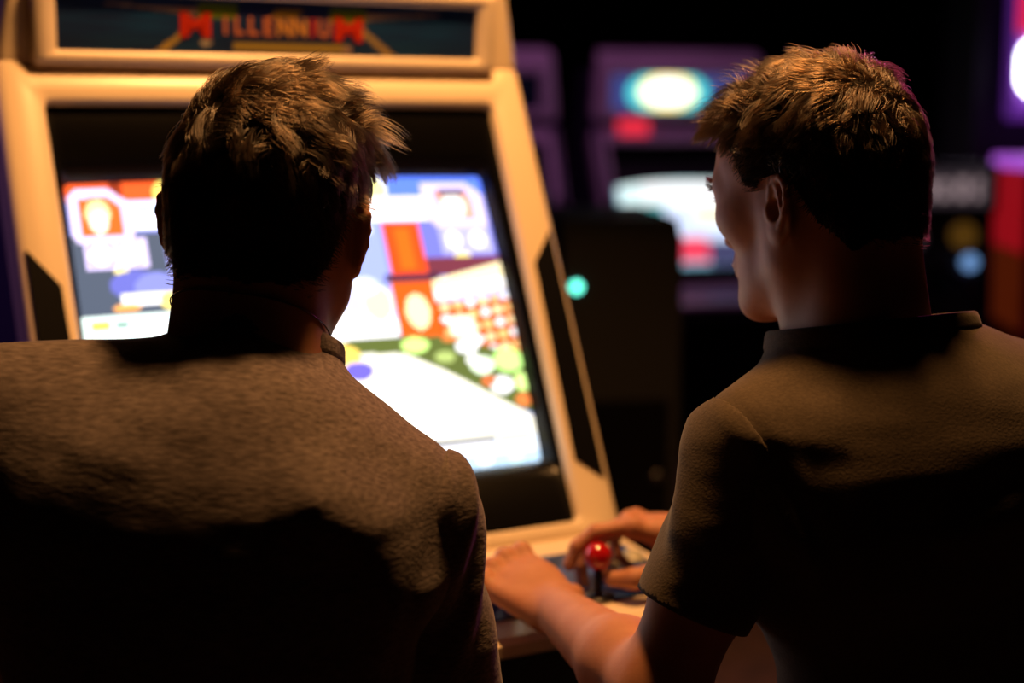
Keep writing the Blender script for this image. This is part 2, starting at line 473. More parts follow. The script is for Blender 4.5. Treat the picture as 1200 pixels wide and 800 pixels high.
def arcade_cabinet(loc, rz, shell, screen_fn, screen_mat, marquee_fn, marquee_mat, main):
    root = empty('arcade_cabinet', loc, rz)
    sgn = (-1, 1)
    # shell behind the face
    prof = [(-0.02, 0.02), (-0.06, 0.60), (-0.10, 0.655), (0.02, 0.85), (0.14, 1.22), (0.135, 1.275), (0.11, 1.375), (0.16, 1.41), (0.34, 1.40), (0.46, 1.10), (0.48, 0.85), (0.48, 0.02)]
    bm = bmesh.new(); prism(bm, prof, -0.318, 0.318); obj_bm('body', bm, M['black_soft'], root, 0.01)
    side = [(-0.03, 0.0), (-0.07, 0.60), (-0.135, 0.690), (0.115, 1.215), (0.14, 1.27), (0.165, 1.37), (0.20, 1.40), (0.35, 1.41), (0.47, 1.10), (0.49, 0.85), (0.49, 0.0)]
    for s in sgn:
        bm = bmesh.new(); prism(bm, side, s * 0.316, s * 0.332); obj_bm('side_panel', bm, M['navy'], root, 0.004)
    # cream face frame around the bezel
    bm = bmesh.new()
    spec = [(0.338, -0.315, 0.340, 0.010, -0.045), (0.341, -0.315, 0.340, 0.010, 0.015), (0.340, -0.313, 0.340, 0.010, 0.030), (0.334, -0.308, 0.340, 0.010, 0.038), (0.327, -0.303, 0.340, 0.010, 0.040)]
    loops = [[face(x, y, off) for x, y in rrect(hx, y0, y1, r, hx1=hx + 0.004)] for hx, y0, y1, r, off in spec]
    for hx, y0, y1, r, off in [(0.287, -0.292, 0.288, 0.012, 0.040), (0.283, -0.289, 0.285, 0.010, 0.037), (0.282, -0.288, 0.284, 0.010, -0.012)]:
        loops.append([face(x, y, off) for x, y in rrect(hx, y0, y1, r, hx1=hx + 0.008)])
    loft(bm, loops)
    obj_bm('face_frame', bm, shell, root, smooth=True)
    # black bezel from the frame down to the tube
    bm = bmesh.new()
    loops = []
    for hx, y0, y1, r, off in [(0.292, -0.292, 0.288, 0.010, 0.026), (0.280, -0.225, 0.222, 0.012, 0.022), (0.276, -0.203, 0.203, 0.008, 0.004), (0.272, -0.199, 0.199, 0.006, -0.008)]:
        loops.append([face(x, y, off) for x, y in rrect(hx, y0, y1, r)])
    loft(bm, loops)
    obj_bm('bezel', bm, M['black'], root, smooth=True)
    # picture tube, slightly domed

    def place(s, t):
        u = (s - 0.5) * 0.552
        v = (0.5 - t) * 0.404
        off = 0.001 - 0.010 * ((s - 0.5) ** 2 + (t - 0.5) ** 2) * 2
        st, ct = math.sin(T), math.cos(T)
        return np.stack([u, v * st - off * ct, 0.957 + v * ct + off * st], -1)
    n = (260, 190) if main else (90, 66)
    picture_grid('screen', screen_fn, n[0], n[1], place, screen_mat, root)
    # long black inserts beside the screen, with slanted ends
    for s in sgn:
        bm = bmesh.new()
        q = [(0.3325, 0.098), (0.2995, 0.053), (0.2925, -0.212), (0.3285, -0.240)]
        a = [bm.verts.new(face(s * u, v, 0.0425)) for u, v in q]
        b = [bm.verts.new(face(s * u, v, 0.030)) for u, v in q]
        bm.faces.new(a)
        bm.faces.new(b[::-1])
        for i in range(4):
            bm.faces.new((a[i], a[(i + 1) % 4], b[(i + 1) % 4], b[i]))
        obj_bm('side_insert', bm, M['insert'], root, 0.001)
    # upper hood
    bm = bmesh.new()
    loops = []
    for hx0, hx1, w0, w1, off, r in [(0.338, 0.318, -0.010, 0.125, -0.06, 0.012), (0.341, 0.322, -0.008, 0.122, -0.014, 0.012), (0.339, 0.320, -0.007, 0.119, -0.005, 0.012), (0.334, 0.314, -0.006, 0.114, -0.001, 0.012), (0.326, 0.307, -0.004, 0.108, 0.0, 0.012), (0.20, 0.18, 0.02, 0.08, 0.0, 0.01)]:
        loops.append([mface(x, w, off) for x, w in rrect(hx0, w0, w1, r, hx1=hx1)])
    rows = loft(bm, loops)
    bm.faces.new(rows[-1])
    obj_bm('hood', bm, shell, root, smooth=True)
    # marquee frame and film
    bm = bmesh.new()
    loops = []
    for hx, w0, w1, off, r in [(0.298, -0.004, 0.100, -0.005, 0.006), (0.300, -0.003, 0.099, 0.010, 0.007), (0.297, 0.000, 0.096, 0.014, 0.007), (0.274, 0.0125, 0.0815, 0.014, 0.004), (0.271, 0.014, 0.080, 0.006, 0.003)]:
        loops.append([mface(x, w, off) for x, w in rrect(hx, w0, w1, r)])
    loft(bm, loops)
    obj_bm('marquee_frame', bm, shell, root, smooth=True)

    def mplace(s, t):
        u = (s - 0.5) * 0.544
        w = 0.081 - t * 0.068
        c2, s2 = math.cos(T2), math.sin(T2)
        return np.stack([u, 0.116 - w * s2 - 0.007 * c2, 1.274 + w * c2 - 0.007 * s2], -1)
    film = picture_grid('marquee', marquee_fn, 200 if main else 60, 40 if main else 16, mplace, marquee_mat, root)
    # control panel
    bm = bmesh.new()
    prism(bm, [(-0.155, 0.700), (-0.200, 0.700), (-0.418, panel_z(0.418)), (-0.428, panel_z(0.42) - 0.005), (-0.429, 0.672), (-0.424, 0.668), (-0.06, 0.640), (-0.04, 0.70)], -0.318, 0.318)
    obj_bm('control_panel', bm, shell, root, 0.004)
    bm = bmesh.new()
    prism(bm, [(-0.228, panel_z(0.228) - 0.004), (-0.228, panel_z(0.228) + 0.0025), (-0.378, panel_z(0.378) + 0.0025), (-0.378, panel_z(0.378) - 0.004)], -0.305, 0.305)
    plate = obj_bm('control_overlay', bm, M['overlay'], root, 0.001)
    bm = bmesh.new()
    prism(bm, [(-0.420, 0.6675), (-0.424, 0.625), (-0.39, 0.604), (-0.07, 0.590), (-0.07, 0.64)], -0.310, 0.310)
    obj_bm('lower_fascia', bm, M['black_soft'], root, 0.003)
    if main:
        tl = 0.05
        for k, (su, sout) in enumerate(((-0.245, 0.345), (0.190, 0.362))):
            js = bmesh.new()
            lathe(js, [(0.020, -0.002), (0.020, 0.001), (0.018, 0.0025), (0.006, 0.003), (0.0052, 0.006), (0.0045, 0.036)], 24, Matrix.Translation((su, -sout, panel_z(sout) + 0.0025)))
            j = obj_bm('joystick', js, M['shaft'], root, smooth=True)
            bm = bmesh.new(); bmesh.ops.create_uvsphere(bm, u_segments=32, v_segments=20, radius=0.0155)
            bmesh.ops.translate(bm, verts=bm.verts, vec=(su, -sout, panel_z(sout) + 0.047))
            tag(obj_bm('ball', bm, M['red_ball'], j, smooth=True), 'glossy red ball top')
        bpr = bmesh.new()
        lathe(bpr, [(0.0155, 0.0), (0.0155, 0.003), (0.0135, 0.0045), (0.0125, 0.0045), (0.0118, 0.008), (0.0095, 0.0095), (0.004, 0.0100)], 24)
        bmesh.ops.recalc_face_normals(bpr, faces=bpr.faces)
        bme = bpy.data.meshes.new('button'); bpr.to_mesh(bme); bpr.free()
        for u0 in (-0.160, 0.250):
            for r_ in range(2):
                for c_ in range(3 if u0 < 0 else 2):
                    o_ = 0.285 + 0.042 * r_ - 0.006 * c_
                    b = link('button', bme, M['button'], root, True)
                    b.location = (u0 + 0.038 * c_, -o_, panel_z(o_) + 0.0025)
        # marquee lettering: big red end letters, salmon letters between

        def word(txt, u, w, size, material, sx=1.0):
            cu = bpy.data.curves.new('lettering', 'FONT')
            cu.body = txt; cu.size = size; cu.extrude = 0.0004; cu.align_x = 'CENTER'; cu.align_y = 'CENTER'; cu.offset = size * 0.035
            tmp = bpy.data.objects.new('tmp', cu); COL.objects.link(tmp)
            bpy.context.view_layer.update()
            me = bpy.data.meshes.new_from_object(tmp)
            bpy.data.objects.remove(tmp); bpy.data.curves.remove(cu)
            o = link('letter', me, material, film)
            x, y, z = mface(u, w, 0.0076)
            o.location = (x, y, z); o.rotation_euler = (math.radians(90) + T2, 0, 0); o.scale = (sx, 1, 1)
        word('M', -0.107, 0.046, 0.040, M['letter_red'], 1.35)
        word('M', 0.091, 0.046, 0.040, M['letter_red'], 1.35)
        txt = 'ILLENNIU'
        xs = [-0.070, -0.053, -0.035, -0.016, 0.005, 0.026, 0.043, 0.058]
        for ch, x in zip(txt, xs):
            word(ch, x, 0.047, 0.030, M['letter_red'] if ch == 'I' and x > 0 else (M['letter_gold'] if abs(x - 0.026) < 0.001 or abs(x - 0.005) < 0.001 else M['letter_salmon']), 0.85)
    if not main:                                   # this model has a taller hood and a lower screen
        for o in root.children:
            hi_ = o.name.split('.')[0] in ('hood', 'marquee_frame', 'marquee')
            lo_ = o.name.split('.')[0] in ('face_frame', 'bezel', 'screen', 'side_insert', 'control_panel', 'control_overlay', 'lower_fascia')
            if hi_ or lo_:
                n_ = len(o.data.vertices); co = np.empty(n_ * 3, np.float32); o.data.vertices.foreach_get('co', co); co = co.reshape(-1, 3)
                co[:, 2] = 1.30 + (co[:, 2] - 1.31) * 1.9 if hi_ else co[:, 2] - 0.09
                o.data.vertices.foreach_set('co', co.ravel()); o.data.update()
    return root


M['letter_red'] = mat('letter_red', (0.50, 0.025, 0.006), 0.4)
M['letter_salmon'] = mat('letter_salmon', (0.48, 0.16, 0.08), 0.4)
M['letter_gold'] = mat('letter_gold', (0.55, 0.27, 0.06), 0.4)
M['button'] = mat('button_plastic', (0.42, 0.40, 0.30), 0.3)
M['overlay'] = mat('control_overlay', (0.02, 0.04, 0.14), 0.3, noise=((16, 22, 10), 3, (0.012, 0.016, 0.03), (0.03, 0.12, 0.50)))
M['game_screen'] = picture('game_screen', 1.9)
M['far_screen'] = picture('far_screen', 1.3)
M['marquee_print'] = picture('marquee_print', 0.0, 0.4)
M['marquee_lit'] = picture('marquee_lit', 2.2)

YAW = math.radians(27.34)
main_cab = arcade_cabinet((-0.242, 1.725, 0), YAW, M['cream'], fight_screen, M['game_screen'], main_marquee, M['marquee_print'], True)
tag(main_cab, 'large cream upright arcade machine with glowing fighting game screen in front of both players', 'arcade machine')
far_a = arcade_cabinet((0.66, 5.30, 0), math.radians(14), M['cream_bg'], far_screen, M['far_screen'], far_marquee, M['marquee_lit'], False)
tag(far_a, 'pinkish arcade machine with bright yellow marquee and pale screen in the distance', 'arcade machine', 'distant arcade machines')
far_b = arcade_cabinet((-0.135, 5.05, 0), math.radians(14), M['cream_bg'], far_screen, picture('unlit_screen', 0.02), far_marquee, picture('unlit_marquee', 0.03), False)
tag(far_b, 'purple-lit edge of arcade machine peeking out behind the cream machine', 'arcade machine', 'distant arcade machines')

# red sticker plate under the far marquee
bm = bmesh.new()
a = [mface(u, w, 0.020) for u, w in ((-0.24, -0.125), (-0.13, -0.125), (-0.13, -0.055), (-0.24, -0.055))]
b = [mface(u, w, -0.02) for u, w in ((-0.24, -0.125), (-0.13, -0.125), (-0.13, -0.055), (-0.24, -0.055))]
loft(bm, [a, b]); bm.faces.new([v for v in bm.verts][:4])
tag(obj_bm('instruction_plate', bm, glow('red_plate_light', (1.0, 0.03, 0.06), 0.9), far_a), 'glowing red plate')

# ------------------------------------------------------------------ other machines behind
# plain black machine turned away, right behind the cream one
g = empty('black_machine', (0.215, 3.30, 0), math.radians(4))
bm = bmesh.new(); prism(bm, [(-0.30, 0.02), (-0.30, 0.96), (-0.24, 1.00), (0.30, 1.00), (0.36, 0.90), (0.36, 0.02)], -0.125, 0.125)
obj_bm('body', bm, M['black_soft'], g, 0.012)
bm = bmesh.new(); box(bm, (-0.10, -0.312, 0.25), (0.10, -0.300, 0.62)); obj_bm('service_door', bm, M['black'], g, 0.004)
bm = bmesh.new(); lathe(bm, [(0.012, 0), (0.012, 0.012), (0.009, 0.014)], 16, Matrix.Translation((0.075, -0.312, 0.45)) @ Matrix.Rotation(math.radians(90), 4, 'X')); obj_bm('lock', bm, M['steel'], g)
bm = bmesh.new(); lathe(bm, [(0.011, 0.0), (0.011, 0.006), (0.008, 0.010), (0.003, 0.012)], 20, Matrix.Translation((-0.100, -0.298, 0.862)) @ Matrix.Rotation(math.radians(90), 4, 'X'))
tag(obj_bm('indicator_lamp', bm, glow('teal_lamp', (0.15, 1.0, 0.75), 4.0), g), 'small teal lamp')
for sx in (-0.1, 0.1):
    for sy in (-0.26, 0.32):
        bm = bmesh.new(); lathe(bm, [(0.02, 0), (0.02, 0.012), (0.012, 0.022)], 12, Matrix.Translation((sx, sy, 0))); obj_bm('foot', bm, M['shaft'], g)
tag(g, 'plain black machine with small teal lamp behind the cream arcade machine', 'arcade machine')

# driving machine at the far right: lettered header, amber dials, blue lamp
g = empty('driving_machine', (1.36, 4.55, 0), math.radians(-6))
bm = bmesh.new(); prism(bm, [(-0.36, 0.02), (-0.36, 0.45), (-0.10, 0.56), (-0.05, 0.92), (-0.10, 0.94), (-0.10, 1.08), (0.30, 1.08), (0.36, 0.95), (0.36, 0.02)], -0.30, 0.16)
obj_bm('body', bm, M['black_soft'], g, 0.01)


def header(s, t):
    p = Paint(s, t, (0.05, 0.035, 0.045))
    for i, (x, w) in enumerate(((0.10, 0.07), (0.20, 0.06), (0.31, 0.07), (0.43, 0.07), (0.55, 0.06), (0.66, 0.07), (0.79, 0.08), (0.91, 0.05))):
        p.rect(x - w / 2, 0.22 + 0.04 * (i % 3), x + w / 2 * 0.9, 0.82, (0.55, 0.40, 0.42))
        p.rect(x - w / 6, 0.40, x + w / 6, 0.64, (0.12, 0.08, 0.10))
    return p.c


picture_grid('header_sign', header, 90, 20, lambda s, t: np.stack([-0.27 + s * 0.41, s * 0 - 0.103, 1.065 - t * 0.115], -1), picture('header_light', 0.55), g)
for x, z, r, nm, c, e in ((-0.235, 0.86, 0.040, 'dial', (1.0, 0.45, 0.05), 0.05), (0.06, 0.86, 0.042, 'dial', (1.0, 0.45, 0.05), 0.07), (-0.09, 0.85, 0.034, 'dial', (0.5, 0.35, 0.4), 0.05), (0.085, 0.775, 0.024, 'lamp', (0.25, 0.5, 1.0), 0.7), (-0.20, 0.765, 0.018, 'lamp', (0.2, 0.35, 0.6), 0.12)):
    bm = bmesh.new(); lathe(bm, [(r, 0), (r, 0.01), (r * 0.86, 0.016), (r * 0.8, 0.010)], 24, Matrix.Translation((x, -0.085 + (0.92 - z) * 0.14 - 0.03, z)) @ Matrix.Rotation(math.radians(82), 4, 'X'))
    obj_bm(nm, bm, glow(nm + '_light', c, e), g)
bm = bmesh.new()
sweep(bm, [(-0.06 + 0.13 * math.cos(a), -0.27 + 0.05 * math.sin(a), 0.66 + 0.12 * math.sin(a)) for a in np.linspace(0, 2 * math.pi, 33)[:-1]], 0.014, 8, True)
obj_bm('steering_wheel', bm, M['shaft'], g, smooth=True)
bm = bmesh.new(); sweep(bm, [(-0.06, -0.27, 0.66), (-0.06, -0.14, 0.60), (-0.06, -0.06, 0.57)], 0.03, 10); box(bm, (-0.18, -0.282, 0.65), (0.06, -0.258, 0.67))
obj_bm('steering_column', bm, M['shaft'], g)
tag(g, 'black driving game with amber dials and dim lettered header behind the player in olive', 'arcade machine')

# red machine next to it, purple strip on top
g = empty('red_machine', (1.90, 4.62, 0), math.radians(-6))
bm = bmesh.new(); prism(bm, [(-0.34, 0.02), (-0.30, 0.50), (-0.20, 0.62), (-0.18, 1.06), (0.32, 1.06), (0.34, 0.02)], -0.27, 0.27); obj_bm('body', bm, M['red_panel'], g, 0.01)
bm = bmesh.new(); box(bm, (-0.275, -0.215, 1.062), (0.275, 0.30, 1.10)); tag(obj_bm('top_light', bm, glow('purple_strip_light', (0.55, 0.12, 0.9), 0.75), g, 0.006), 'purple light strip')
bm = bmesh.new(); box(bm, (-0.16, -0.205, 0.68), (0.22, -0.175, 1.00)); obj_bm('screen', bm, M['black'], g, 0.006)
bm = bmesh.new(); box(bm, (-0.255, -0.33, 0.52), (0.255, -0.19, 0.56)); obj_bm('shelf', bm, M['steel'], g, 0.005)
bm = bmesh.new(); box(bm, (-0.278, -0.175, 0.80), (-0.268, 0.310, 1.055)); obj_bm('painted_glow_panel', bm, glow('red_panel_light', (1.0, 0.015, 0.03), 0.26), g, 0.004)  # emission stands in for light falling on the red side face
bm = bmesh.new(); box(bm, (-0.278, -0.175, 0.55), (-0.268, 0.310, 0.795)); obj_bm('painted_glow_panel', bm, glow('orange_painted_glow', (1.0, 0.12, 0.02), 0.06), g, 0.004)  # weak orange emission, likewise in place of light on the side face
tag(g, 'red machine with purple top light at the edge of the picture', 'arcade machine')

# pillar with an illuminated sign
bm = bmesh.new(); box(bm, (1.62, 5.05, 0), (2.25, 5.45, 2.7)); tag(obj_bm('pillar', bm, M['wall']), kind='structure')
g = empty('illuminated_sign', (1.985, 5.035, 1.45), 0)
bm = bmesh.new(); box(bm, (-0.27, -0.085, -0.23), (0.27, 0.012, 0.27)); obj_bm('housing', bm, mat('purple_housing', (0.20, 0.05, 0.35), 0.4, emit=((0.25, 0.05, 0.6), 0.25)), g, 0.02)
bm = bmesh.new(); box(bm, (-0.262, -0.096, 0.06), (0.262, -0.083, 0.262)); obj_bm('red_band', bm, glow('red_sign_light', (1.0, 0.02, 0.08), 0.8), g, 0.004)
bm = bmesh.new()
lp = [[(x, y_, z) for x, z in rrect(0.252, -0.155, 0.045, 0.07)] for y_ in (-0.086, -0.110)]
rows = loft(bm, lp); bm.faces.new(rows[-1])
tag(obj_bm('white_tube', bm, glow('white_sign_light', (0.85, 0.85, 1.0), 9.0), g), 'glowing white rounded panel')
tag(g, 'red and purple illuminated sign with white glowing panel at the upper right edge', 'sign')

# lamps that light the room; the violet one at the left is added fill
for nm, p, d, lab in (('ceiling_spotlight', LAMP, (0, 0, -1), 'warm ceiling spotlight above the cream arcade machine'), ('ceiling_spotlight', (0.2, 4.1, 2.55), (0.15, 0.45, -0.85), 'violet ceiling spotlight above the distant machines'), ('ceiling_spotlight', VIOLET_L, (1.78, 0.3, -1.3), 'added violet fill lamp aimed at the dark side of the cream arcade machine')):
    g = empty(nm, p)
    q = Vector(d).normalized().to_track_quat('-Z', 'Y').to_matrix().to_4x4()
    bm = bmesh.new()
    pr = [(0.062, -0.02), (0.066, -0.02), (0.066, 0.10), (0.03, 0.13), (0.012, 0.13)]
    rows = []
    for r, h in [(0.060, -0.02)] + pr:
        rows.append([(r * math.cos(a), r * math.sin(a), h) for a in np.linspace(0, 2 * math.pi, 25)[:-1]])
    loft(bm, rows); bmesh.ops.transform(bm, matrix=q, verts=bm.verts)
    obj_bm('can', bm, M['steel'], g, smooth=True)
    bm = bmesh.new(); sweep(bm, [(0, 0, 0.06), (0, 0, 2.70 - p[2])], 0.012, 8); obj_bm('stem', bm, M['steel'], g)
    tag(g, lab, 'lamp')
g = empty('ceiling_spotlight', (1.65, 4.2, 2.05))
q = Vector((-1.29, -2.98, -0.95)).normalized().to_track_quat('-Z', 'Y').to_matrix().to_4x4()
bm = bmesh.new()
loft(bm, [[(r * math.cos(a), r * math.sin(a), h) for a in np.linspace(0, 2 * math.pi, 25)[:-1]] for r, h in [(0.055, -0.02), (0.06, -0.02), (0.06, 0.10), (0.02, 0.13)]]); bmesh.ops.transform(bm, matrix=q, verts=bm.verts)
obj_bm('can', bm, M['steel'], g, smooth=True)
bm = bmesh.new(); sweep(bm, [(0.03, 0.06, 0.06), (0.03, 0.07, 0.30), (0.03, 0.07, 0.65)], 0.012, 8); obj_bm('stem', bm, M['steel'], g)
tag(g, 'magenta ceiling spotlight aimed at the player in olive', 'lamp')


# ------------------------------------------------------------------ implicit surfaces for the figures
FAR = 0.06


class Field:
    def __init__(self, lo, hi, h):
        self.lo = np.array(lo, np.float32); self.h = float(h)
        self.n = np.ceil((np.array(hi) - np.array(lo)) / h).astype(int) + 1
        self.D = np.full(self.n, FAR, np.float32)

    def ax(self, i, a, b):
        return (self.lo[i] + self.h * np.arange(a, b)).astype(np.float32)

    def sub(self, lo, hi, m):
        i0 = np.clip(np.floor((np.array(lo) - m - self.lo) / self.h).astype(int), 0, self.n)
        i1 = np.clip(np.ceil((np.array(hi) + m - self.lo) / self.h).astype(int) + 1, 0, self.n)
        if np.any(i1 <= i0):
            return None, None
        sl = tuple(slice(a, b) for a, b in zip(i0, i1))
        X = self.ax(0, i0[0], i1[0])[:, None, None]; Y = self.ax(1, i0[1], i1[1])[None, :, None]; Z = self.ax(2, i0[2], i1[2])[None, None, :]
        return sl, (X, Y, Z)

    def _mix(self, sl, d, k, cut):
        A = self.D[sl]
        if cut:
            d = -d
            hh = np.maximum(k - np.abs(A - d), 0) / max(k, 1e-6)
            self.D[sl] = np.maximum(A, d) + hh * hh * k * 0.25
        else:
            d = np.minimum(d, FAR)
            hh = np.maximum(k - np.abs(A - d), 0) / max(k, 1e-6)
            self.D[sl] = np.minimum(A, d) - hh * hh * k * 0.25

    def cone(self, a, b, r1, r2, k=0.02, cut=False, infl=0.0):
        a = np.array(a, np.float32); b = np.array(b, np.float32); r1 += infl; r2 += infl
        m = max(r1, r2)
        sl, P = self.sub(np.minimum(a, b) - m, np.maximum(a, b) + m, FAR)
        if sl is None: return
        ab = b - a; L = float(ab @ ab) + 1e-9
        px, py, pz = P[0] - a[0], P[1] - a[1], P[2] - a[2]
        t = np.clip((px * ab[0] + py * ab[1] + pz * ab[2]) / L, 0, 1)
        d = np.sqrt((px - t * ab[0]) ** 2 + (py - t * ab[1]) ** 2 + (pz - t * ab[2]) ** 2) - (r1 + (r2 - r1) * t)
        self._mix(sl, d, k, cut)

    def ell(self, c, r, k=0.02, cut=False, rot=None, infl=0.0):
        c = np.array(c, np.float32); r = np.array(r, np.float32) + infl
        m = float(r.max())
        sl, P = self.sub(c - m, c + m, FAR)
        if sl is None: return
        x, y, z = P[0] - c[0], P[1] - c[1], P[2] - c[2]
        if rot is not None:
            q = np.array(rot, np.float32)          # rows are the local axes
            x, y, z = (q[0, 0] * x + q[0, 1] * y + q[0, 2] * z, q[1, 0] * x + q[1, 1] * y + q[1, 2] * z, q[2, 0] * x + q[2, 1] * y + q[2, 2] * z)
        k0 = np.sqrt((x / r[0]) ** 2 + (y / r[1]) ** 2 + (z / r[2]) ** 2)
        k1 = np.sqrt((x / r[0] ** 2) ** 2 + (y / r[1] ** 2) ** 2 + (z / r[2] ** 2) ** 2) + 1e-6
        d = np.where(k0 < 0.3, -float(r.min()) * (1 - k0), k0 * (k0 - 1) / k1)
        self._mix(sl, d, k, cut)

    def run(self, prims, infl=0.0):
        for p in prims:
            if p[0] == 'cone':
                self.cone(p[1], p[2], p[3], p[4], p[5] if len(p) > 5 else 0.02, infl=infl)
            elif p[0] == 'ell':
                self.ell(p[1], p[2], p[3] if len(p) > 3 else 0.02, rot=p[4] if len(p) > 4 else None, infl=infl)
            elif p[0] == 'cutell':
                self.ell(p[1], p[2], p[3], True, p[4] if len(p) > 4 else None)
            elif p[0] == 'cutcone':
                self.cone(p[1], p[2], p[3], p[4], p[5], True)

    def displace(self, fn, band=0.03):
        idx = np.nonzero(np.abs(self.D) < band)
        P = [self.lo[i] + self.h * idx[i] for i in range(3)]
        self.D[idx] += fn(*P).astype(np.float32)

    def mesh(self):
        D = self.D
        n = D.shape
        ins = D < 0
        cnt = np.zeros((n[0] - 1, n[1] - 1, n[2] - 1), np.int8)
        offs = [(i, j, k) for i in (0, 1) for j in (0, 1) for k in (0, 1)]
        for o in offs:
            cnt += ins[o[0]:n[0] - 1 + o[0], o[1]:n[1] - 1 + o[1], o[2]:n[2] - 1 + o[2]]
        act = (cnt > 0) & (cnt < 8)
        I, J, K = np.nonzero(act)
        vid = np.full(act.shape, -1, np.int64); vid[I, J, K] = np.arange(len(I))
        C8 = {o: D[I + o[0], J + o[1], K + o[2]] for o in offs}
        acc = np.zeros((len(I), 3)); num = np.zeros(len(I))
        for a in offs:
            for ax in range(3):
                if a[ax] == 0:
                    b = list(a); b[ax] = 1; b = tuple(b)
                    da, db = C8[a], C8[b]
                    x = (da < 0) != (db < 0)
                    t = np.where(x, da / np.where(x, da - db, 1), 0)
                    p = np.tile(np.array(a, float), (len(I), 1)); p[:, ax] += t
                    acc += p * x[:, None]; num += x
        V = (np.stack([I, J, K], -1) + acc / num[:, None]) * self.h + self.lo
        faces = []
        for ax in range(3):
            sh = [slice(None)] * 3; sh2 = [slice(None)] * 3
            sh[ax] = slice(0, -1); sh2[ax] = slice(1, None)
            s0, s1 = ins[tuple(sh)], ins[tuple(sh2)]
            a1, a2 = (ax + 1) % 3, (ax + 2) % 3
            E_ = np.stack(np.nonzero(s0 != s1), -1)
            ok = (E_[:, a1] > 0) & (E_[:, a2] > 0) & (E_[:, a1] < n[a1] - 1) & (E_[:, a2] < n[a2] - 1)
            E_ = E_[ok]
            def g(d1, d2):
                q = E_.copy(); q[:, a1] -= d1; q[:, a2] -= d2
                return vid[q[:, 0], q[:, 1], q[:, 2]]
            q = np.stack([g(1, 1), g(0, 1), g(0, 0), g(1, 0)], -1)
            flip = ~s0[E_[:, 0], E_[:, 1], E_[:, 2]]
            q[flip] = q[flip][:, ::-1]
            faces.append(q)
        F = np.concatenate(faces)
        F = F[(F >= 0).all(1)]
        return V, F

    def sample(self, P):
        i = np.clip(np.rint((P - self.lo) / self.h).astype(int), 0, self.n - 1)
        return self.D[i[:, 0], i[:, 1], i[:, 2]]


def waves(seed, k, scale, amp):
    """Smooth pseudo-noise: sum of random plane waves; scale is per axis."""
    r = np.random.default_rng(seed)
    Kv = r.normal(size=(k, 3)) * np.array(scale); ph = r.uniform(0, 6.28, k)

    def f(x, y, z):
        s = np.zeros_like(x)
        for i in range(k):
            s = s + np.sin(Kv[i, 0] * x + Kv[i, 1] * y + Kv[i, 2] * z + ph[i])
        return amp * s / math.sqrt(k)
    return f


def nrm(v):
    v = np.array(v, float)
    return v / np.linalg.norm(v)


def rotm(yaw, pitch, roll):
    """Head rotation: yaw left positive, pitch nose-down positive, roll towards the right shoulder positive (degrees)."""
    m = Matrix.Rotation(math.radians(yaw), 3, 'Z') @ Matrix.Rotation(math.radians(-pitch), 3, 'X') @ Matrix.Rotation(math.radians(roll), 3, 'Y')
    return np.array(m)


# head in its own frame: x to its right, y out of the face, z up, origin inside the skull
HEAD = [
    ('ell', (0, -0.014, 0.018), (0.074, 0.094, 0.082), 0.02),
    ('ell', (0, -0.045, -0.012), (0.064, 0.056, 0.062), 0.03),
    ('ell', (0, 0.035, 0.012), (0.063, 0.056, 0.062), 0.03),
    ('ell', (0, 0.040, -0.045), (0.055, 0.046, 0.066), 0.03),
    ('cone', (-0.049, -0.002, -0.075), (-0.020, 0.070, -0.112), 0.017, 0.018, 0.025),
    ('cone', (0.049, -0.002, -0.075), (0.020, 0.070, -0.112), 0.017, 0.018, 0.025),
    ('cone', (-0.054, -0.004, -0.035), (-0.050, 0.0, -0.075), 0.018, 0.016, 0.025),
    ('cone', (0.054, -0.004, -0.035), (0.050, 0.0, -0.075), 0.018, 0.016, 0.025),
    ('ell', (0, 0.036, -0.088), (0.044, 0.046, 0.034), 0.03),
    ('ell', (0, 0.076, -0.113), (0.020, 0.016, 0.015), 0.02),
    ('ell', (-0.045, 0.052, -0.030), (0.020, 0.026, 0.018), 0.025),
    ('ell', (0.045, 0.052, -0.030), (0.020, 0.026, 0.018), 0.025),
    ('cone', (-0.046, 0.066, 0.004), (-0.012, 0.084, 0.004), 0.010, 0.011, 0.018),
    ('cone', (0.046, 0.066, 0.004), (0.012, 0.084, 0.004), 0.010, 0.011, 0.018),
    ('cone', (0, 0.086, -0.004), (0, 0.106, -0.044), 0.008, 0.0095, 0.014),
    ('ell', (-0.012, 0.097, -0.049), (0.009, 0.011, 0.008), 0.010), ('ell', (0.012, 0.097, -0.049), (0.009, 0.011, 0.008), 0.010),
    ('ell', (0, 0.086, -0.074), (0.026, 0.012, 0.016), 0.016),
    ('cutell', (-0.031, 0.092, -0.013), (0.017, 0.014, 0.011), 0.014), ('cutell', (0.031, 0.092, -0.013), (0.017, 0.014, 0.011), 0.014),
    ('ell', (-0.031, 0.073, -0.013), (0.0145, 0.0125, 0.0115), 0.004), ('ell', (0.031, 0.073, -0.013), (0.0145, 0.0125, 0.0115), 0.004),
    ('ell', (0, 0.096, -0.0735), (0.022, 0.006, 0.0045), 0.004), ('ell', (0, 0.095, -0.0835), (0.019, 0.006, 0.0055), 0.004),
    ('cutcone', (-0.024, 0.097, -0.0785), (0.024, 0.097, -0.0785), 0.0012, 0.0012, 0.003),
]


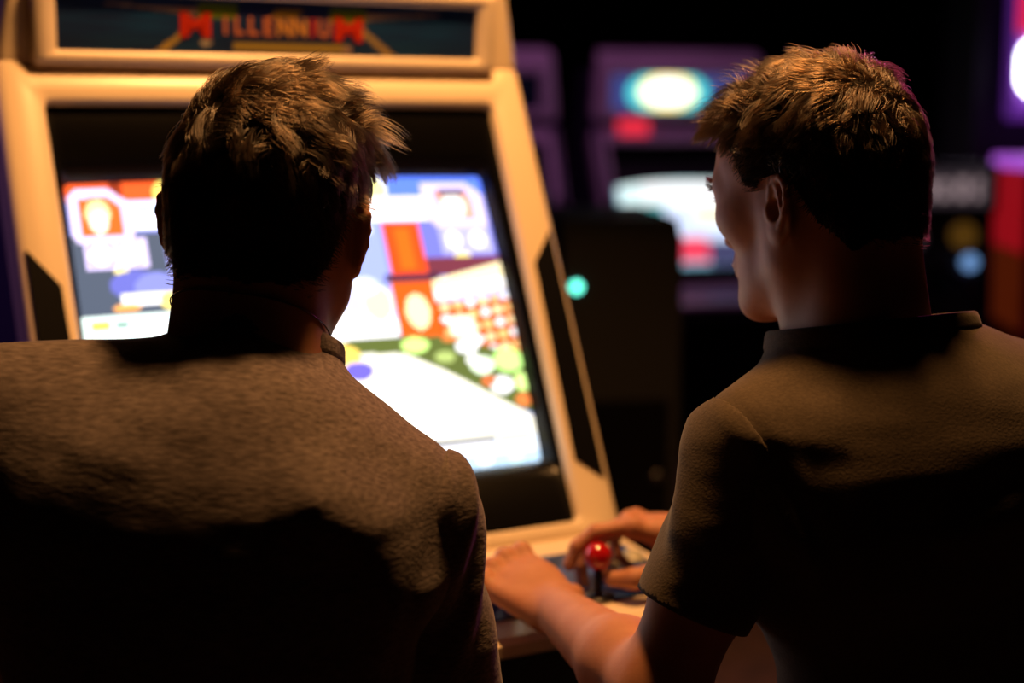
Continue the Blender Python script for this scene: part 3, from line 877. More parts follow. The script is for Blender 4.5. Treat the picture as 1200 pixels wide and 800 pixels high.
def ear_prims(s, flare):
    """Outer ear on side s: shell, rolled rim, inner fold, tragus, lobe."""
    o = np.array([s * 0.070, -0.006, -0.030])
    fx = nrm((s * flare, -0.85, 0.0))               # the ear flares outwards and back
    up = nrm((0.0, -0.16, 1.0))
    no = nrm(np.cross(fx, up)) * s                 # roughly sideways / forward facing side
    if no[0] * s < 0: no = -no
    P = lambda a, b, c=0.0: o + fx * a * 0.92 + up * b * 0.87 + no * c
    pr = [('ell', P(0.013, 0.002), (0.017, 0.0032, 0.027), 0.006, np.stack([fx, no, up]))]
    rim = [(0.002, 0.012), (0.003, 0.024), (0.010, 0.0315), (0.020, 0.031), (0.0275, 0.022), (0.029, 0.009), (0.0255, -0.006), (0.019, -0.018)]
    for a, b in zip(rim[:-1], rim[1:]):
        pr.append(('cone', P(*a, 0.003), P(*b, 0.003), 0.0032, 0.0032, 0.003))
    inn = [(0.012, 0.024), (0.0185, 0.014), (0.0195, 0.002), (0.015, -0.010), (0.010, -0.0145)]
    for a, b in zip(inn[:-1], inn[1:]):
        pr.append(('cone', P(*a, 0.0025), P(*b, 0.0025), 0.0028, 0.0028, 0.003))
    pr += [('ell', P(0.010, -0.024, 0.001), (0.0085, 0.0045, 0.0095), 0.006, np.stack([fx, no, up])),
           ('ell', P(0.0015, -0.004, 0.004), (0.005, 0.004, 0.007), 0.004, np.stack([fx, no, up])),
           ('cutell', P(0.0105, 0.000, 0.006), (0.0068, 0.0075, 0.0105), 0.003, np.stack([fx, no, up])),
           ('cutell', P(0.0225, 0.012, 0.0052), (0.0022, 0.004, 0.011), 0.002, np.stack([fx, no, up]))]
    return pr


def hand_prims(wrist, fwd, back, side, curls, thumb, spread=0.0, size=1.0):
    """Palm, four fingers and thumb. side is the thumb side; curls are degrees per joint."""
    f = nrm(fwd); n = nrm(np.array(back) - np.dot(back, f) * f); s = nrm(np.cross(f, n))
    if np.dot(s, side) < 0: s = -s
    w = np.array(wrist, float)
    L = [0.092, 0.095, 0.090, 0.080]; O = [0.030, 0.010, -0.011, -0.030]; PH = [(0.042, 0.026, 0.022), (0.046, 0.030, 0.023), (0.042, 0.028, 0.022), (0.034, 0.021, 0.019)]
    RD = [0.0092, 0.0095, 0.0090, 0.0080]
    pr = []
    for i in range(4):
        mcp = w + f * L[i] * size + s * O[i] * size
        pr.append(('cone', w + s * O[i] * 0.55, mcp - n * 0.005, 0.016, 0.0105, 0.009))
        pr.append(('ell', mcp, (0.0112, 0.0112, 0.0112), 0.006))
        ang = 0.0; p = mcp
        fd = nrm(f + s * spread * (1.5 - i))
        for j in range(3):
            ang += math.radians(curls[i][j])
            d = fd * math.cos(ang) - n * math.sin(ang)
            q = p + d * PH[i][j] * size
            pr.append(('cone', p, q, RD[i] - 0.0007 * j, RD[i] - 0.0007 * (j + 1), 0.004))
            p = q
    pr.append(('ell', w + f * 0.045 + s * 0.012 - n * 0.010, (0.026, 0.026, 0.018), 0.02, np.stack([s, f, n])))
    tp = [np.array(q, float) for q in thumb]
    for a, b, r1, r2 in zip(tp[:-1], tp[1:], (0.016, 0.0115, 0.0105), (0.012, 0.0105, 0.0085)):
        pr.append(('cone', a, b, r1, r2, 0.008))
    return pr


def scatter_hair(field, V, Nn, mask_len, flow, count, seed, clumps, lift, curl):
    """Strand points (count, 9, 3) grown from scalp vertices with lengths mask_len, bent along flow and clumped."""
    r = np.random.default_rng(seed)
    ok = np.nonzero(mask_len > 0)[0]
    idx = r.choice(ok, count, p=(mask_len[ok] ** 0.15) / np.sum(mask_len[ok] ** 0.15))
    root = V[idx] + r.normal(size=(count, 3)) * 0.0008
    nn = Nn[idx]; L = mask_len[idx] * r.uniform(0.72, 1.12, count)
    cc = r.choice(idx, clumps, replace=False)
    cpos = V[cc]
    cdir = r.normal(size=(clumps, 3))
    near = np.zeros(count, int)
    for a in range(0, count, 2000):
        near[a:a + 2000] = np.argmin(((root[a:a + 2000, None] - cpos[None]) ** 2).sum(-1), 1)
    fl = flow[idx] + 0.42 * cdir[near] + 0.16 * r.normal(size=(count, 3))
    fl -= (fl * nn).sum(1, keepdims=True) * nn * 0.6
    fl /= np.linalg.norm(fl, axis=1, keepdims=True)
    lf = lift[idx] * r.uniform(0.7, 1.3, count)
    axis = np.cross(nn, fl)
    tw = curl[idx] * (cdir[near, 0] + 0.25 * r.normal(size=count))
    pts = [root]; p = root.copy(); K = 9
    for s in range(1, K):
        t = s / (K - 1)
        d = nn * (lf * (1 - t) ** 1.5 + 0.05)[:, None] + fl * (0.35 + t) + axis * (tw * np.sin(3.1 * t))[:, None]
        d[:, 2] -= 0.25 * t
        d /= np.linalg.norm(d, axis=1, keepdims=True)
        p = p + d * (L / (K - 1))[:, None]
        h = field.sample(p)
        push = np.maximum(0.0025 + 0.004 * t - h, 0) * (h < 0.05)
        p = p + nn * push[:, None]
        pts.append(p.copy())
    S = np.stack(pts, 1)
    # gather the tips of a clump
    for c in range(clumps):
        m = near == c
        if m.sum() > 3:
            mean = S[m].mean(0, keepdims=True)
            wgt = (np.linspace(0, 1, K) ** 1.4 * 0.62)[None, :, None]
            lenf = np.clip(L[m] / 0.03, 0.2, 1)[:, None, None]
            S[m] = S[m] + (mean - S[m]) * wgt * lenf
    return S


def hair_object(name, S, material, parent, radius):
    n, k, _ = S.shape
    hc = bpy.data.hair_curves.new(name)
    hc.add_curves([k] * n)
    hc.points.foreach_set('position', np.ascontiguousarray(S, np.float32).ravel())
    rad = np.tile(radius * np.array([1.0, 1.0, 1.0, 0.95, 0.9, 0.8, 0.65, 0.45, 0.15])[:k], n)
    hc.points.foreach_set('radius', rad.astype(np.float32))
    hc.materials.append(material)
    o = bpy.data.objects.new(name, hc)
    COL.objects.link(o)
    o.parent = parent
    return o


def join_np(parts):
    Vs, Fs, n = [], [], 0
    for V, F in parts:
        Vs.append(V); Fs.append(F + n); n += len(V)
    return np.concatenate(Vs), np.concatenate(Fs)


def bm_np(V, F):
    bm = bmesh.new()
    me = mesh_np('tmp', V, F)
    bm.from_mesh(me)
    bpy.data.meshes.remove(me)
    return bm


def ridge_fn(ridges):
    """Cloth folds: polylines in world x, z on the back; each (points, amplitude, width)."""
    def f(x, y, z):
        out = np.zeros_like(x)
        for pts, amp, wd in ridges:
            best = np.full(x.shape, 1e3); par = np.zeros_like(x)
            n = len(pts) - 1
            for i in range(n):
                a = np.array(pts[i]); b = np.array(pts[i + 1]); ab = b - a
                t = np.clip(((x - a[0]) * ab[0] + (z - a[1]) * ab[1]) / (ab @ ab), 0, 1)
                d = np.hypot(x - a[0] - t * ab[0], z - a[1] - t * ab[1])
                m = d < best
                par = np.where(m, (i + t) / n, par); best = np.minimum(best, d)
            out += 0.6 * amp * np.exp(-(best / (1.5 * wd)) ** 2) * np.clip(4 * par, 0.15, 1) * np.clip(4 * (1 - par), 0.15, 1)
        return out
    return f


def cut_shirt(V, F, cfg):
    """Cut the neck hole and the bottom hem; returns the mesh, the neck loop and its plane."""
    bm = bm_np(V, F)
    nk = Vector(cfg['Nk']); na = Vector(nrm(cfg['neck_axis']))
    c = nk + na * cfg.get('collar_h', 0.018)
    fs = [f for f in bm.faces if (f.calc_center_median() - nk).length < 0.14]
    bmesh.ops.bisect_plane(bm, geom=list(set(v for f in fs for v in f.verts)) + list(set(e for f in fs for e in f.edges)) + fs, plane_co=c, plane_no=na, clear_outer=True)
    edges = [e for e in bm.edges if len(e.link_faces) == 1 and abs((e.verts[0].co - c).dot(na)) < 0.002 and (e.verts[0].co - c).length < 0.13]
    loop = [v.co.copy() for v in set(v for e in edges for v in e.verts)]
    bmesh.ops.bisect_plane(bm, geom=bm.verts[:] + bm.edges[:] + bm.faces[:], plane_co=(0, 0, cfg['hem_z']), plane_no=(0, 0, -1), clear_outer=True)
    me = bpy.data.meshes.new('shirt'); bm.to_mesh(me); bm.free()
    return me, loop, (c, na)


def cut_sleeve(V, F, S, E, hem, h):
    """Open the sleeve at the hem: drop what lies beyond and pull the last row onto the hem plane."""
    S = np.array(S); ax = nrm(np.array(E) - S)
    t = (V - S) @ ax
    keep = (t[F] < hem).all(1)
    edge = np.zeros(len(V), bool); edge[np.intersect1d(F[keep], F[~keep])] = True
    V = V - np.where(edge, t - hem, np.clip(t - hem, 0, None))[:, None] * ax
    F = F[keep]
    used = np.unique(F); mp = np.full(len(V), -1); mp[used] = np.arange(len(used))
    return mesh_np('sleeve', V[used], mp[F])


def solid(o, th):
    m = o.modifiers.new('thickness', 'SOLIDIFY'); m.thickness = th; m.offset = -1.0


def collar_mesh(loop, c, na, height, parent, material, rough_seed):
    a = Vector((1, 0, 0)); a = (a - na * a.dot(na)).normalized(); b = na.cross(a)
    th = np.array([math.atan2((p - c).dot(b), (p - c).dot(a)) for p in loop]); rr = np.array([math.hypot((p - c).dot(b), (p - c).dot(a)) for p in loop])
    # low order radius fit keeps the band smooth
    A = np.stack([np.ones_like(th)] + [f(k * th) for k in (1, 2, 3) for f in (np.cos, np.sin)], 1)
    co = np.linalg.lstsq(A, rr, rcond=None)[0]
    n = 120
    tt = np.linspace(0, 2 * math.pi, n + 1)[:-1]
    B = np.stack([np.ones_like(tt)] + [f(k * tt) for k in (1, 2, 3) for f in (np.cos, np.sin)], 1)
    R = B @ co
    bm = bmesh.new()
    loops = []
    for dr, h in ((0.004, -0.010), (0.0050, -0.004), (0.0040, 0.000), (0.0030, height * 0.5), (0.0012, height * 0.9), (-0.0012, height), (-0.0035, height * 0.9), (-0.0035, -0.008)):
        loops.append([c + (a * math.cos(t) + b * math.sin(t)) * (R[i] + dr + 0.0003 * (i % 2)) + na * h for i, t in enumerate(tt)])
    loft(bm, loops)
    return obj_bm('collar', bm, material, parent, smooth=True)


def build_person(cfg):
    root = empty('person', (cfg['P'][0], cfg['P'][1], 0.0))
    off = -np.array([cfg['P'][0], cfg['P'][1], 0.0])
    H = np.array(cfg['H']); Rm = rotm(*cfg['head_rot'])
    hs = cfg.get('head_scale', 1.0)
    to_l = lambda p: (np.array(p) - H) @ Rm / hs
    to_w = lambda P: (P * hs) @ Rm.T + H
    # ---- head, fine grid in its own frame
    f = Field((-0.125, -0.145, -0.225), (0.125, 0.135, 0.125), 0.0019)
    f.run(HEAD)
    nkl = to_l(cfg['Nk'])
    f.cone((0, -0.026, -0.055), nkl, cfg.get('neck_r', 0.053), cfg.get('neck_r', 0.053) + 0.006, 0.03)
    for s in (-1, 1):
        f.cone((s * 0.055, -0.022, -0.055), nkl + np.array([s * 0.012, 0.04, -0.01]), 0.014, 0.014, 0.025)
        f.cone((s * 0.028, -0.055, -0.05), nkl + np.array([s * 0.03, -0.032, 0.0]), 0.026, 0.032, 0.03)
    for s in (-1, 1):
        f.run(ear_prims(s, cfg['ear_flare']))
    headf = f
    V, F = f.mesh()
    g = np.gradient(f.D, f.h)
    ii = np.clip(np.rint((V - f.lo) / f.h).astype(int), 0, f.n - 1)
    Nn = np.stack([q[ii[:, 0], ii[:, 1], ii[:, 2]] for q in g], -1); Nn /= np.linalg.norm(Nn, axis=1, keepdims=True) + 1e-9
    x, y, z = V.T
    line = np.interp(y, [-0.13, -0.075, -0.052, -0.036, -0.030, 0.000, 0.006, 0.022, 0.030, 0.050, 0.070, 0.10], [-0.088, -0.083, -0.058, -0.018, -0.003, -0.002, -0.012, -0.006, 0.022, 0.044, 0.058, 0.07])
    ear = (np.abs(x) > 0.0785) & (z < 0.004) & (np.abs(y + 0.02) < 0.035)
    scalp = (z > line) & ~ear & (Nn[:, 2] > -0.75)
    L = np.where(scalp, np.interp(z, [-0.09, -0.06, -0.02, 0.02, 0.05, 0.075, 0.1], cfg['hair_len']), 0.0)
    side = np.clip((np.abs(x) - 0.045) / 0.03, 0, 1)
    L *= 1 - 0.45 * side * (z < 0.055)
    L *= np.where((y > 0.02) & (z > 0.04), cfg.get('fringe', 1.0), 1.0)
    L *= np.clip((z - line) / 0.02, 0.25, 1)
    L *= np.random.default_rng(5).uniform(size=len(L)) < np.where(y < -0.01, np.clip((z - line) / 0.022, 0.12, 1), 1)
    crown = np.array(cfg['crown'])
    flow = V - crown
    flow += np.stack([0.012 * np.sin(70 * y), np.where(z > 0.03, 0.05, 0.0), 0 * z], -1) + np.array(cfg.get('sweep', (0, 0, 0))) * (z > 0.035)[:, None]
    flow += np.exp(-(np.linalg.norm(V - crown, axis=1) / 0.030) ** 2)[:, None] * np.array([0.05, 0.03, 0.0])
    flow /= np.linalg.norm(flow, axis=1, keepdims=True)
    flow[:, 2] -= 0.35 * (z < 0.05)
    lift = np.interp(z, [-0.09, 0.0, 0.05, 0.08], [0.2, 0.3, 0.55, 0.75])
    curl = np.interp(z, [-0.02, 0.04, 0.07], [0.1, 0.8, 1.6])
    brow = (np.abs(x) > 0.014) & (np.abs(x) < 0.052) & (np.abs(z - 0.008 + 0.1 * np.maximum(np.abs(x) - 0.04, 0)) < 0.0045) & (y > 0.05)
    lash = (np.abs(np.abs(x) - 0.031) < 0.013) & (np.abs(z + 0.0115) < 0.0015) & (y > 0.07)
    L = np.where(brow, 0.009, L); L = np.where(lash, 0.008, L)
    flow[brow] = np.stack([np.sign(x[brow]), -0.4 + 0 * x[brow], 0.1 + 0 * x[brow]], -1); flow[lash] = (0, 1, 0.0); lift = np.where(lash, 1.0, lift); curl = np.where(brow | lash, 0, curl)
    S = scatter_hair(f, V, Nn, L, flow, cfg['strands'], cfg['seed'], cfg['clumps'], lift, curl)
    cap_sel = (scalp & (z > line + np.where(y < -0.03, 0.010, 0.002) + 0.006 * np.sin(150 * x) * np.sin(90 * y + 2) * (y < -0.03)))[F].all(1)
    capV = V + Nn * (0.0008 + 0.03 * np.minimum(L, 0.05))[:, None]
    used = np.unique(F[cap_sel]); mp = np.full(len(V), -1); mp[used] = np.arange(len(used))
    cap = link('hair', mesh_np('hair', to_w(capV[used]) + off, mp[F[cap_sel]]), M['hair_base'], root, True)
    st = hair_object('hair_strands', to_w(S.reshape(-1, 3)).reshape(S.shape) + off, cfg['hair_mat'], cap, 0.00022)
    tag(st, kind='stuff')
    parts = [(to_w(V), F)]
    for s in (-1, 1):                                             # eyes
        bm = bmesh.new(); bmesh.ops.create_uvsphere(bm, u_segments=20, v_segments=14, radius=0.0118 * hs)
        e = obj_bm('eye', bm, M['eye_white'], root, smooth=True)
        e.location = to_w(np.array([[s * 0.031, 0.0745, -0.013]]))[0] + off
    # ---- torso and arms
    SL, SR, Nk, Cc, W, P = [np.array(cfg[k]) for k in ('SL', 'SR', 'Nk', 'Cc', 'W', 'P')]
    r = nrm(SR - SL)
    def frame(up):
        up = nrm(up - np.dot(up, r) * r); return np.stack([r, np.cross(up, r), up])
    Fc = frame(np.array(cfg['lean'], float)); Fw = frame(Cc - W); Fp = frame(np.array([0, 0, 1.0]))
    bk = -Fc[1]
    torso = [('ell', Cc, cfg.get('chest', (0.146, 0.112, 0.175)), 0.03, Fc), ('ell', W, (0.122, 0.098, 0.15), 0.05, Fw), ('ell', P, (0.165, 0.12, 0.11), 0.05, Fp),
             ('cone', Nk - Fc[2] * cfg['trap'], SL + np.array([0, 0, 0.004]), 0.050, 0.048, 0.035), ('cone', Nk - Fc[2] * cfg['trap'], SR + np.array([0, 0, 0.004]), 0.050, 0.048, 0.035),
             ('cone', SL * 0.8 + SR * 0.2 - Fc[2] * 0.05, SR * 0.8 + SL * 0.2 - Fc[2] * 0.05, 0.066, 0.066, 0.06)]
    for q in (0.27, 0.73):                                        # shoulder blades
        torso.append(('ell', SL * (1 - q) + SR * q - Fc[2] * 0.055 + bk * cfg.get('blade', 0.050), (0.055, 0.035, 0.075), 0.05, Fc))
    arms = []
    for S_, E_, W_, hand in ((SL, cfg['EL'], cfg['WL'], cfg['handL']), (SR, cfg['ER'], cfg['WR'], cfg['handR'])):
        E_ = np.array(E_); W_ = np.array(W_)
        a = [('cone', S_, S_ * 0.45 + E_ * 0.55, 0.044, 0.038, 0.02), ('cone', S_ * 0.45 + E_ * 0.55, E_, 0.038, 0.036, 0.02),
             ('cone', E_, E_ * 0.7 + W_ * 0.3, 0.036, 0.038, 0.02), ('cone', E_ * 0.7 + W_ * 0.3, W_, 0.038, 0.0235, 0.02)]
        arms.append((a, a + hand))
    f = Field((min(SL[0], cfg['EL'][0], P[0] - 0.2) - 0.1, min(Cc[1], P[1]) - 0.2, 0.42), (max(SR[0], cfg['ER'][0], P[0] + 0.2) + 0.1, max(Nk[1], SR[1], SL[1]) + 0.18, Nk[2] + 0.06), 0.006)
    f.run(torso, infl=-0.004)
    for a, _ in arms: f.run(a[:1], infl=-0.004)
    parts.append(f.mesh())
    for a, full in arms:
        pts = np.array([p for q in full if q[0] == 'cone' for p in (q[1], q[2])])
        f = Field(pts.min(0) - 0.06, pts.max(0) + 0.06, 0.0024)
        f.run(full)
        parts.append(f.mesh())
    Vb, Fb = join_np(parts)
    link('body', mesh_np('body', Vb + off, Fb), M['skin'], root, True)
    # ---- shirt
    ez = min(cfg['EL'][2], cfg['ER'][2])
    lo = np.minimum.reduce([SL, SR, Cc, W, np.array(cfg['EL']), np.array(cfg['ER'])]) - 0.2; hi = np.maximum.reduce([SL, SR, Cc, Nk, np.array(cfg['EL']), np.array(cfg['ER'])]) + 0.2
    lo[2] = cfg['hem_z'] - 0.02; hi[2] = Nk[2] + 0.09
    f = Field(lo, hi, 0.0032)
    f.run(torso, infl=0.012)
    f.cone(Nk - nrm(cfg['neck_axis']) * 0.01, Nk + nrm(cfg['neck_axis']) * 0.06, 0.064, 0.057, 0.03)
    f.run(cfg.get('cloth', []))
    folds = ridge_fn(cfg['ridges'])
    w1 = waves(cfg['seed'], 14, (16, 16, 50), 0.0008); w2 = waves(cfg['seed'] + 1, 18, (60, 60, 150), 0.00025); w3 = waves(cfg['seed'] + 2, 8, (9, 9, 16), 0.0018)
    by = Cc[1] + 0.02
    slv = [(np.array(S_, float), nrm(np.array(E_) - np.array(S_)), np.array(pc), nrm(pn)) for S_, E_, pc, pn, hem in cfg['sleeves']]
    def disp(x, y, z):
        d = w1(x, y, z) + w2(x, y, z) + w3(x, y, z)
        bw = np.clip((by - y) / 0.03, 0, 1)
        d = d - folds(x, y, z) * bw
        for S_, ax, pc, pn in slv:                                # drawn-in armhole seam and gathered sleeve
            q = (x - pc[0]) * pn[0] + (y - pc[1]) * pn[1] + (z - pc[2]) * pn[2]
            dist = np.sqrt((x - S_[0]) ** 2 + (y - S_[1]) ** 2 + (z - S_[2]) ** 2)
            near = np.clip((0.17 - dist) / 0.05, 0, 1)
            t = (x - S_[0]) * ax[0] + (y - S_[1]) * ax[1] + (z - S_[2]) * ax[2]
            d = d + near * (0.0014 * np.exp(-(q / 0.006) ** 2) - 0.0008 * np.exp(-((q - 0.014) / 0.008) ** 2))
            on = np.clip(q / 0.02, 0, 1) * np.clip((0.155 - dist) / 0.05, 0, 1)
            d = d + on * cfg.get('sleeve_fold', 0.003) * np.sin(t * 95 + 2.5 * np.sin(30 * (x + y)) + 25 * (z + y))
        return d
    f.displace(disp)
    mt, loop, (cc, na) = cut_shirt(*f.mesh(), cfg)
    mt.transform(Matrix.Translation(Vector(off)))
    sh = link('shirt', mt, cfg['shirt_mat'], root, True)
    solid(sh, 0.0025)
    r0, r1 = cfg.get('slv', (0.058, 0.054))
    for (S_, E_, pc, pn, hem), trap in zip(cfg['sleeves'], (torso[3], torso[4])):
        S_ = np.array(S_, float); E_ = np.array(E_, float); pc = np.array(pc, float); pn = nrm(pn)
        g = Field(np.minimum(S_, E_) - 0.10, np.maximum(S_, E_) + 0.10, 0.0028)
        g.cone(S_, E_, r0, r1, 0.02)
        a_, b_ = np.array(trap[1]), np.array(trap[2])
        g.cone(a_ * 0.35 + b_ * 0.65, b_, 0.0610, 0.0605, 0.02)
        g.displace(disp)
        gx = g.ax(0, 0, g.n[0])[:, None, None]; gy = g.ax(1, 0, g.n[1])[None, :, None]; gz = g.ax(2, 0, g.n[2])[None, None, :]
        q = (gx - pc[0]) * pn[0] + (gy - pc[1]) * pn[1] + (gz - pc[2]) * pn[2]
        g.D = np.maximum(g.D + cfg['lip'] * np.exp(-np.clip(q, 0, 1) / 0.02).astype(np.float32), -q).astype(np.float32)
        me = cut_sleeve(*g.mesh(), S_, E_, hem, g.h)
        me.transform(Matrix.Translation(Vector(off)))
        solid(link('sleeve', me, cfg['shirt_mat'], sh, True), 0.0022)
    tag(sh, cfg['shirt_label'])
    collar_mesh([Vector(p) + Vector(off) for p in loop], cc + Vector(off), na, cfg.get('collar_band', 0.010), sh, cfg['shirt_mat'], 1)
    # ---- trousers, shoes
    f = Field((P[0] - 0.55, P[1] - 0.2, 0.02), (P[0] + 0.45, P[1] + 0.75, 0.68), 0.008)
    f.ell(P + np.array([0, 0, 0.01]), (0.178, 0.135, 0.10), 0.03, rot=Fp)
    for hp, kn, ft in cfg['legs']:
        f.cone(hp, kn, 0.088, 0.068, 0.03); f.cone(kn, (np.array(ft) + (0, 0, 0.07)), 0.066, 0.056, 0.03)
    V, F = f.mesh()
    link('trousers', mesh_np('trousers', V + off, F), M['denim'], root, True)
    for hp, kn, ft in cfg['legs']:
        ft = np.array(ft); d = nrm(cfg['foot_dir'])
        f = Field(ft - 0.2, ft + 0.3, 0.007)
        f.ell(ft + (0, 0, 0.055), (0.045, 0.05, 0.055), 0.03); f.cone(ft + np.array([0, 0, 0.045]) - d * 0.03, ft + d * 0.16 + np.array([0, 0, 0.036]), 0.042, 0.036, 0.03)
        f.D = np.maximum(f.D, -((f.lo[2] + f.h * np.arange(f.n[2]))[None, None, :] - 0.001).astype(np.float32))
        V, F = f.mesh()
        link('shoe', mesh_np('shoe', V + off, F), M['shoe'], root, True)
    return root, off, headf, to_l, to_w


P2 = lambda px, py, y: (float(at(px, py, y)[0]), float(at(px, py, y)[2]))
FRONT = np.array([-math.sin(YAW), math.cos(YAW), 0.0])           # towards the machine

# ---- player in grey, seen from behind, nearer the left of the machine
A = dict(seed=3, lip=0.0010, ear_flare=0.6, trap=0.026, blade=0.022, collar_h=0.030, chest=(0.146, 0.112, 0.178), lean=(0, 0.2, 1.0), slv=(0.058, 0.052), H=(-0.203, 1.215, 1.140), head_scale=1.01, head_rot=(-5, 8, 5), Nk=(-0.212, 1.150, 0.996), neck_axis=(0.20, 0.40, 1.0),
         SL=(-0.398, 1.085, 0.970), SR=(-0.088, 1.100, 0.896), Cc=(-0.235, 1.070, 0.850), W=(-0.228, 1.055, 0.70), P=(-0.215, 1.03, 0.555),
         EL=(-0.490, 1.170, 0.735), ER=(-0.052, 1.150, 0.655), WL=(-0.345, 1.310, 0.738), WR=(-0.120, 1.330, 0.728),
         hem_z=0.50, hair_mat=M['hair_a'], hair_len=[0.005, 0.008, 0.012, 0.026, 0.040, 0.044, 0.044], crown=(-0.015, -0.058, 0.085), strands=18000, clumps=420, fringe=1.5, sweep=(0.07, 0.02, 0),
         shirt_mat=M['shirt_a'], shirt_label='grey heather T-shirt')
fa = FRONT
A['handL'] = hand_prims(A['WL'], fa + np.array([0.25, 0, -0.10]), (0, 0, 1), (1, 0.4, 0), [(25, 30, 20)] * 4, [np.array(A['WL']) + (0.02, 0.02, -0.005), np.array(A['WL']) + (0.05, 0.05, -0.01), np.array(A['WL']) + (0.055, 0.085, -0.012), np.array(A['WL']) + (0.045, 0.11, -0.016)], 0.05)
A['handR'] = hand_prims(A['WR'], fa + np.array([0.0, 0, -0.10]), (0, 0, 1), (-1, -0.4, 0), [(25, 25, 15)] * 4, [np.array(A['WR']) + (-0.02, 0.015, -0.005), np.array(A['WR']) + (-0.05, 0.04, -0.01), np.array(A['WR']) + (-0.068, 0.07, -0.012), np.array(A['WR']) + (-0.075, 0.095, -0.016)], 0.05)
A['sleeves'] = [(A['SL'], A['EL'], (-0.418, 1.08, 0.97), (-0.95, 0, -0.25), 0.175), (A['SR'], A['ER'], (-0.064, 1.09, 0.90), (0.95, 0.05, -0.28), 0.185)]
A['legs'] = [((-0.30, 1.06, 0.545), (-0.42, 1.35, 0.45), (-0.39, 1.27, 0.0)), ((-0.13, 1.08, 0.545), (-0.17, 1.43, 0.45), (-0.14, 1.35, 0.0))]
A['foot_dir'] = FRONT
A['ridges'] = [([P2(300, 600, 0.97), P2(370, 597, 0.97), P2(440, 630, 1.0), P2(482, 690, 1.03), P2(497, 770, 1.05)], 0.024, 0.020),
               ([P2(245, 655, 0.95), P2(300, 700, 0.95)], 0.003, 0.012), ([P2(230, 720, 0.95), P2(275, 755, 0.95)], 0.003, 0.012),
               ([P2(330, 560, 0.98), P2(430, 585, 1.0), P2(490, 620, 1.03)], 0.006, 0.010), ([P2(200, 432, 1.05), P2(310, 446, 1.05)], 0.004, 0.007), ([P2(230, 455, 1.04), P2(330, 470, 1.04)], 0.003, 0.006),
               ([P2(60, 520, 1.0), P2(200, 545, 1.0)], 0.004, 0.010), ([P2(140, 490, 1.0), P2(260, 500, 1.0)], 0.003, 0.008), ([P2(400, 500, 1.03), P2(500, 540, 1.06)], 0.003, 0.008)]
pa, offa, hfa, tla, twa = build_person(A)
tag(pa, 'person in a grey T-shirt seen from behind, head in front of the game screen', 'person', 'players at the cream arcade machine')
# thin cord necklace with a small clasp at the nape
bm = bmesh.new()
na = nrm(A['neck_axis']); c0 = np.array(A['Nk']) + na * 0.036
ea = nrm(np.array([1, 0, 0]) - na * na[0]); eb = np.cross(na, ea)
ring = []
for t in np.linspace(0, 2 * math.pi, 73)[:-1]:
    d = ea * math.cos(t) + eb * math.sin(t)
    rr = np.linspace(0.03, 0.11, 120)
    P_ = c0 + na * (-0.016 * math.sin(t)) + rr[:, None] * d
    ok = np.nonzero(hfa.sample(np.array([tla(p) for p in P_])) > 0.0006)[0]
    ring.append(P_[ok[0] if len(ok) else -1] + d * 0.0006 + offa)
ring = [(ring[i - 1] + ring[i] + ring[(i + 1) % 72]) / 3 for i in range(72)]
sweep(bm, ring, 0.0007, 6, True)
nk_o = obj_bm('necklace', bm, M['shaft'], pa, smooth=True)
bm = bmesh.new(); bmesh.ops.create_uvsphere(bm, u_segments=12, v_segments=8, radius=0.0026); bmesh.ops.translate(bm, verts=bm.verts, vec=Vector(ring[51]))
obj_bm('clasp', bm, M['steel'], nk_o, smooth=True)

# ---- player in olive, turned three-quarters away, looking at the screen
Bc = dict(seed=8, lip=-0.0005, ear_flare=0.24, trap=0.036, lean=(-0.03, 0.04, 1.0), blade=0.035, chest=(0.146, 0.112, 0.152), collar_h=0.010, H=(0.262, 1.250, 1.158), head_scale=0.925, head_rot=(39, 11, -2), Nk=(0.290, 1.210, 1.012), neck_axis=(-0.10, 0.16, 1.0),
          SL=(0.202, 1.140, 0.932), SR=(0.472, 1.240, 0.944), Cc=(0.335, 1.180, 0.880), W=(0.360, 1.160, 0.69), P=(0.385, 1.150, 0.555),
          EL=(0.122, 1.120, 0.736), ER=(0.465, 1.400, 0.730), WL=(0.043, 1.362, 0.724), WR=(0.222, 1.545, 0.752),
          hem_z=0.50, hair_mat=M['hair_b'], hair_len=[0.005, 0.008, 0.011, 0.018, 0.032, 0.042, 0.044], crown=(0.0, -0.062, 0.078), strands=18000, clumps=420, fringe=1.45,
          shirt_mat=M['shirt_b'], shirt_label='olive cotton T-shirt')
Bc['handL'] = hand_prims(Bc['WL'], (-0.614, 0.735, 0.277), (0.0, -0.35, 0.93), (0.785, 0.58, 0.216), [(48, 55, 30), (52, 55, 30), (55, 55, 30), (58, 55, 30)],
                         [(0.050, 1.385, 0.715), (0.062, 1.415, 0.718), (0.046, 1.447, 0.714), (0.020, 1.470, 0.706)])
Bc['handR'] = hand_prims(Bc['WR'], (-1.0, -0.05, 0.12), (0.1, 0.1, 1.0), (0, -1, 0), [(14, 30, 30), (30, 45, 30), (40, 55, 35), (48, 60, 35)],
                         [(0.200, 1.515, 0.735), (0.165, 1.490, 0.722), (0.132, 1.480, 0.716), (0.108, 1.486, 0.714)], 0.03)
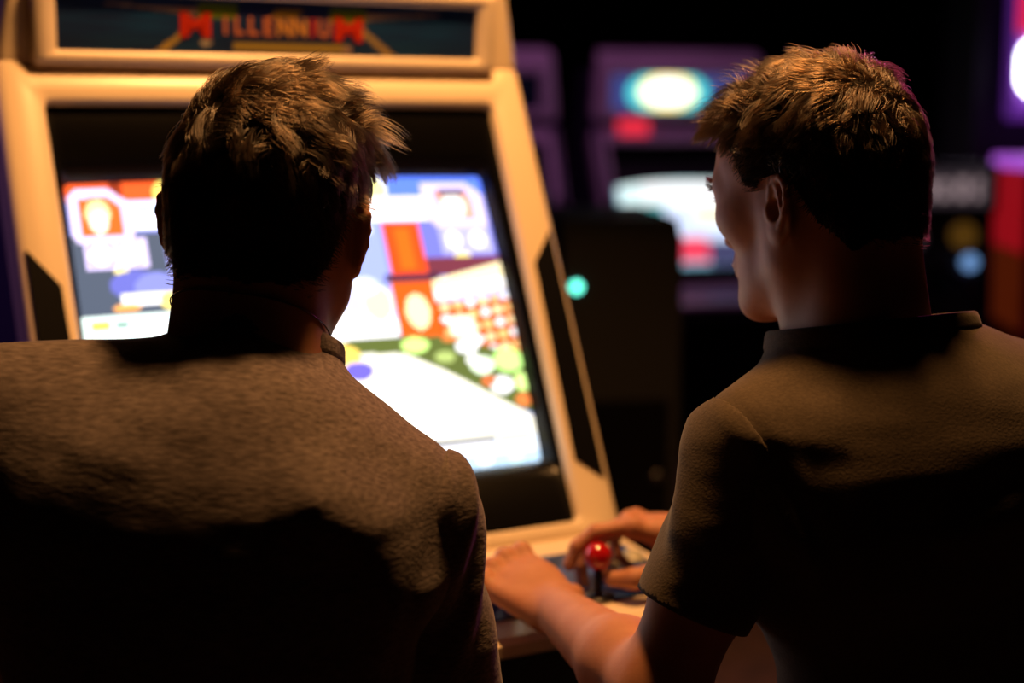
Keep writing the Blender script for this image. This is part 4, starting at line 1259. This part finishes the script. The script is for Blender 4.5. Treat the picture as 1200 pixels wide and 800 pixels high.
Bc['sleeves'] = [(Bc['SL'], Bc['EL'], (0.190, 1.135, 0.930), (-0.80, -0.30, -0.35), 0.138), (Bc['SR'], Bc['ER'], (0.485, 1.245, 0.945), (0.9, 0.3, -0.25), 0.170)]
Bc['legs'] = [((0.30, 1.17, 0.545), (0.12, 1.43, 0.45), (0.13, 1.38, 0.0)), ((0.46, 1.20, 0.545), (0.36, 1.52, 0.45), (0.36, 1.46, 0.0))]
Bc['foot_dir'] = FRONT
Bc['ridges'] = [([P2(1080, 628, 1.06), P2(1150, 618, 1.06), P2(1230, 600, 1.06)], 0.0075, 0.012), ([P2(930, 490, 1.08), P2(1000, 478, 1.08)], 0.0030, 0.010), ([P2(935, 520, 1.08), P2(1000, 508, 1.08)], 0.0025, 0.010),
                ([P2(930, 420, 1.14), P2(960, 412, 1.14)], 0.0020, 0.008), ([P2(1080, 438, 1.1), P2(1160, 430, 1.1)], 0.0025, 0.012), ([P2(1060, 560, 1.06), P2(1200, 545, 1.06)], 0.0025, 0.017), ([P2(1000, 660, 1.06), P2(1100, 690, 1.06)], 0.0025, 0.014)]
Bc['sleeve_fold'] = 0.0030; Bc['slv'] = (0.055, 0.0455)
pb, offb = build_person(Bc)[:2]
tag(pb, 'person in an olive T-shirt looking sideways at the screen, hands on the joystick panel', 'person', 'players at the cream arcade machine')

# ---- stools under the players
for (x, y, z), lab in ((A['P'], 'round black stool under the player in grey'), (Bc['P'], 'round black stool under the player in olive')):
    g = empty('stool', (x, y, 0))
    bm = bmesh.new(); lathe(bm, [(0.15, 0.405), (0.165, 0.410), (0.170, 0.425), (0.168, 0.445), (0.155, 0.457), (0.10, 0.460)], 40); obj_bm('seat', bm, M['vinyl'], g, smooth=True)
    bm = bmesh.new(); lathe(bm, [(0.022, 0.02), (0.022, 0.405)], 20); obj_bm('post', bm, M['chrome'], g, smooth=True)
    bm = bmesh.new(); lathe(bm, [(0.19, 0.0), (0.19, 0.010), (0.17, 0.018), (0.03, 0.03)], 40); obj_bm('base', bm, M['chrome'], g, smooth=True)
    tag(g, lab, 'stool', 'stools at the cream arcade machine')
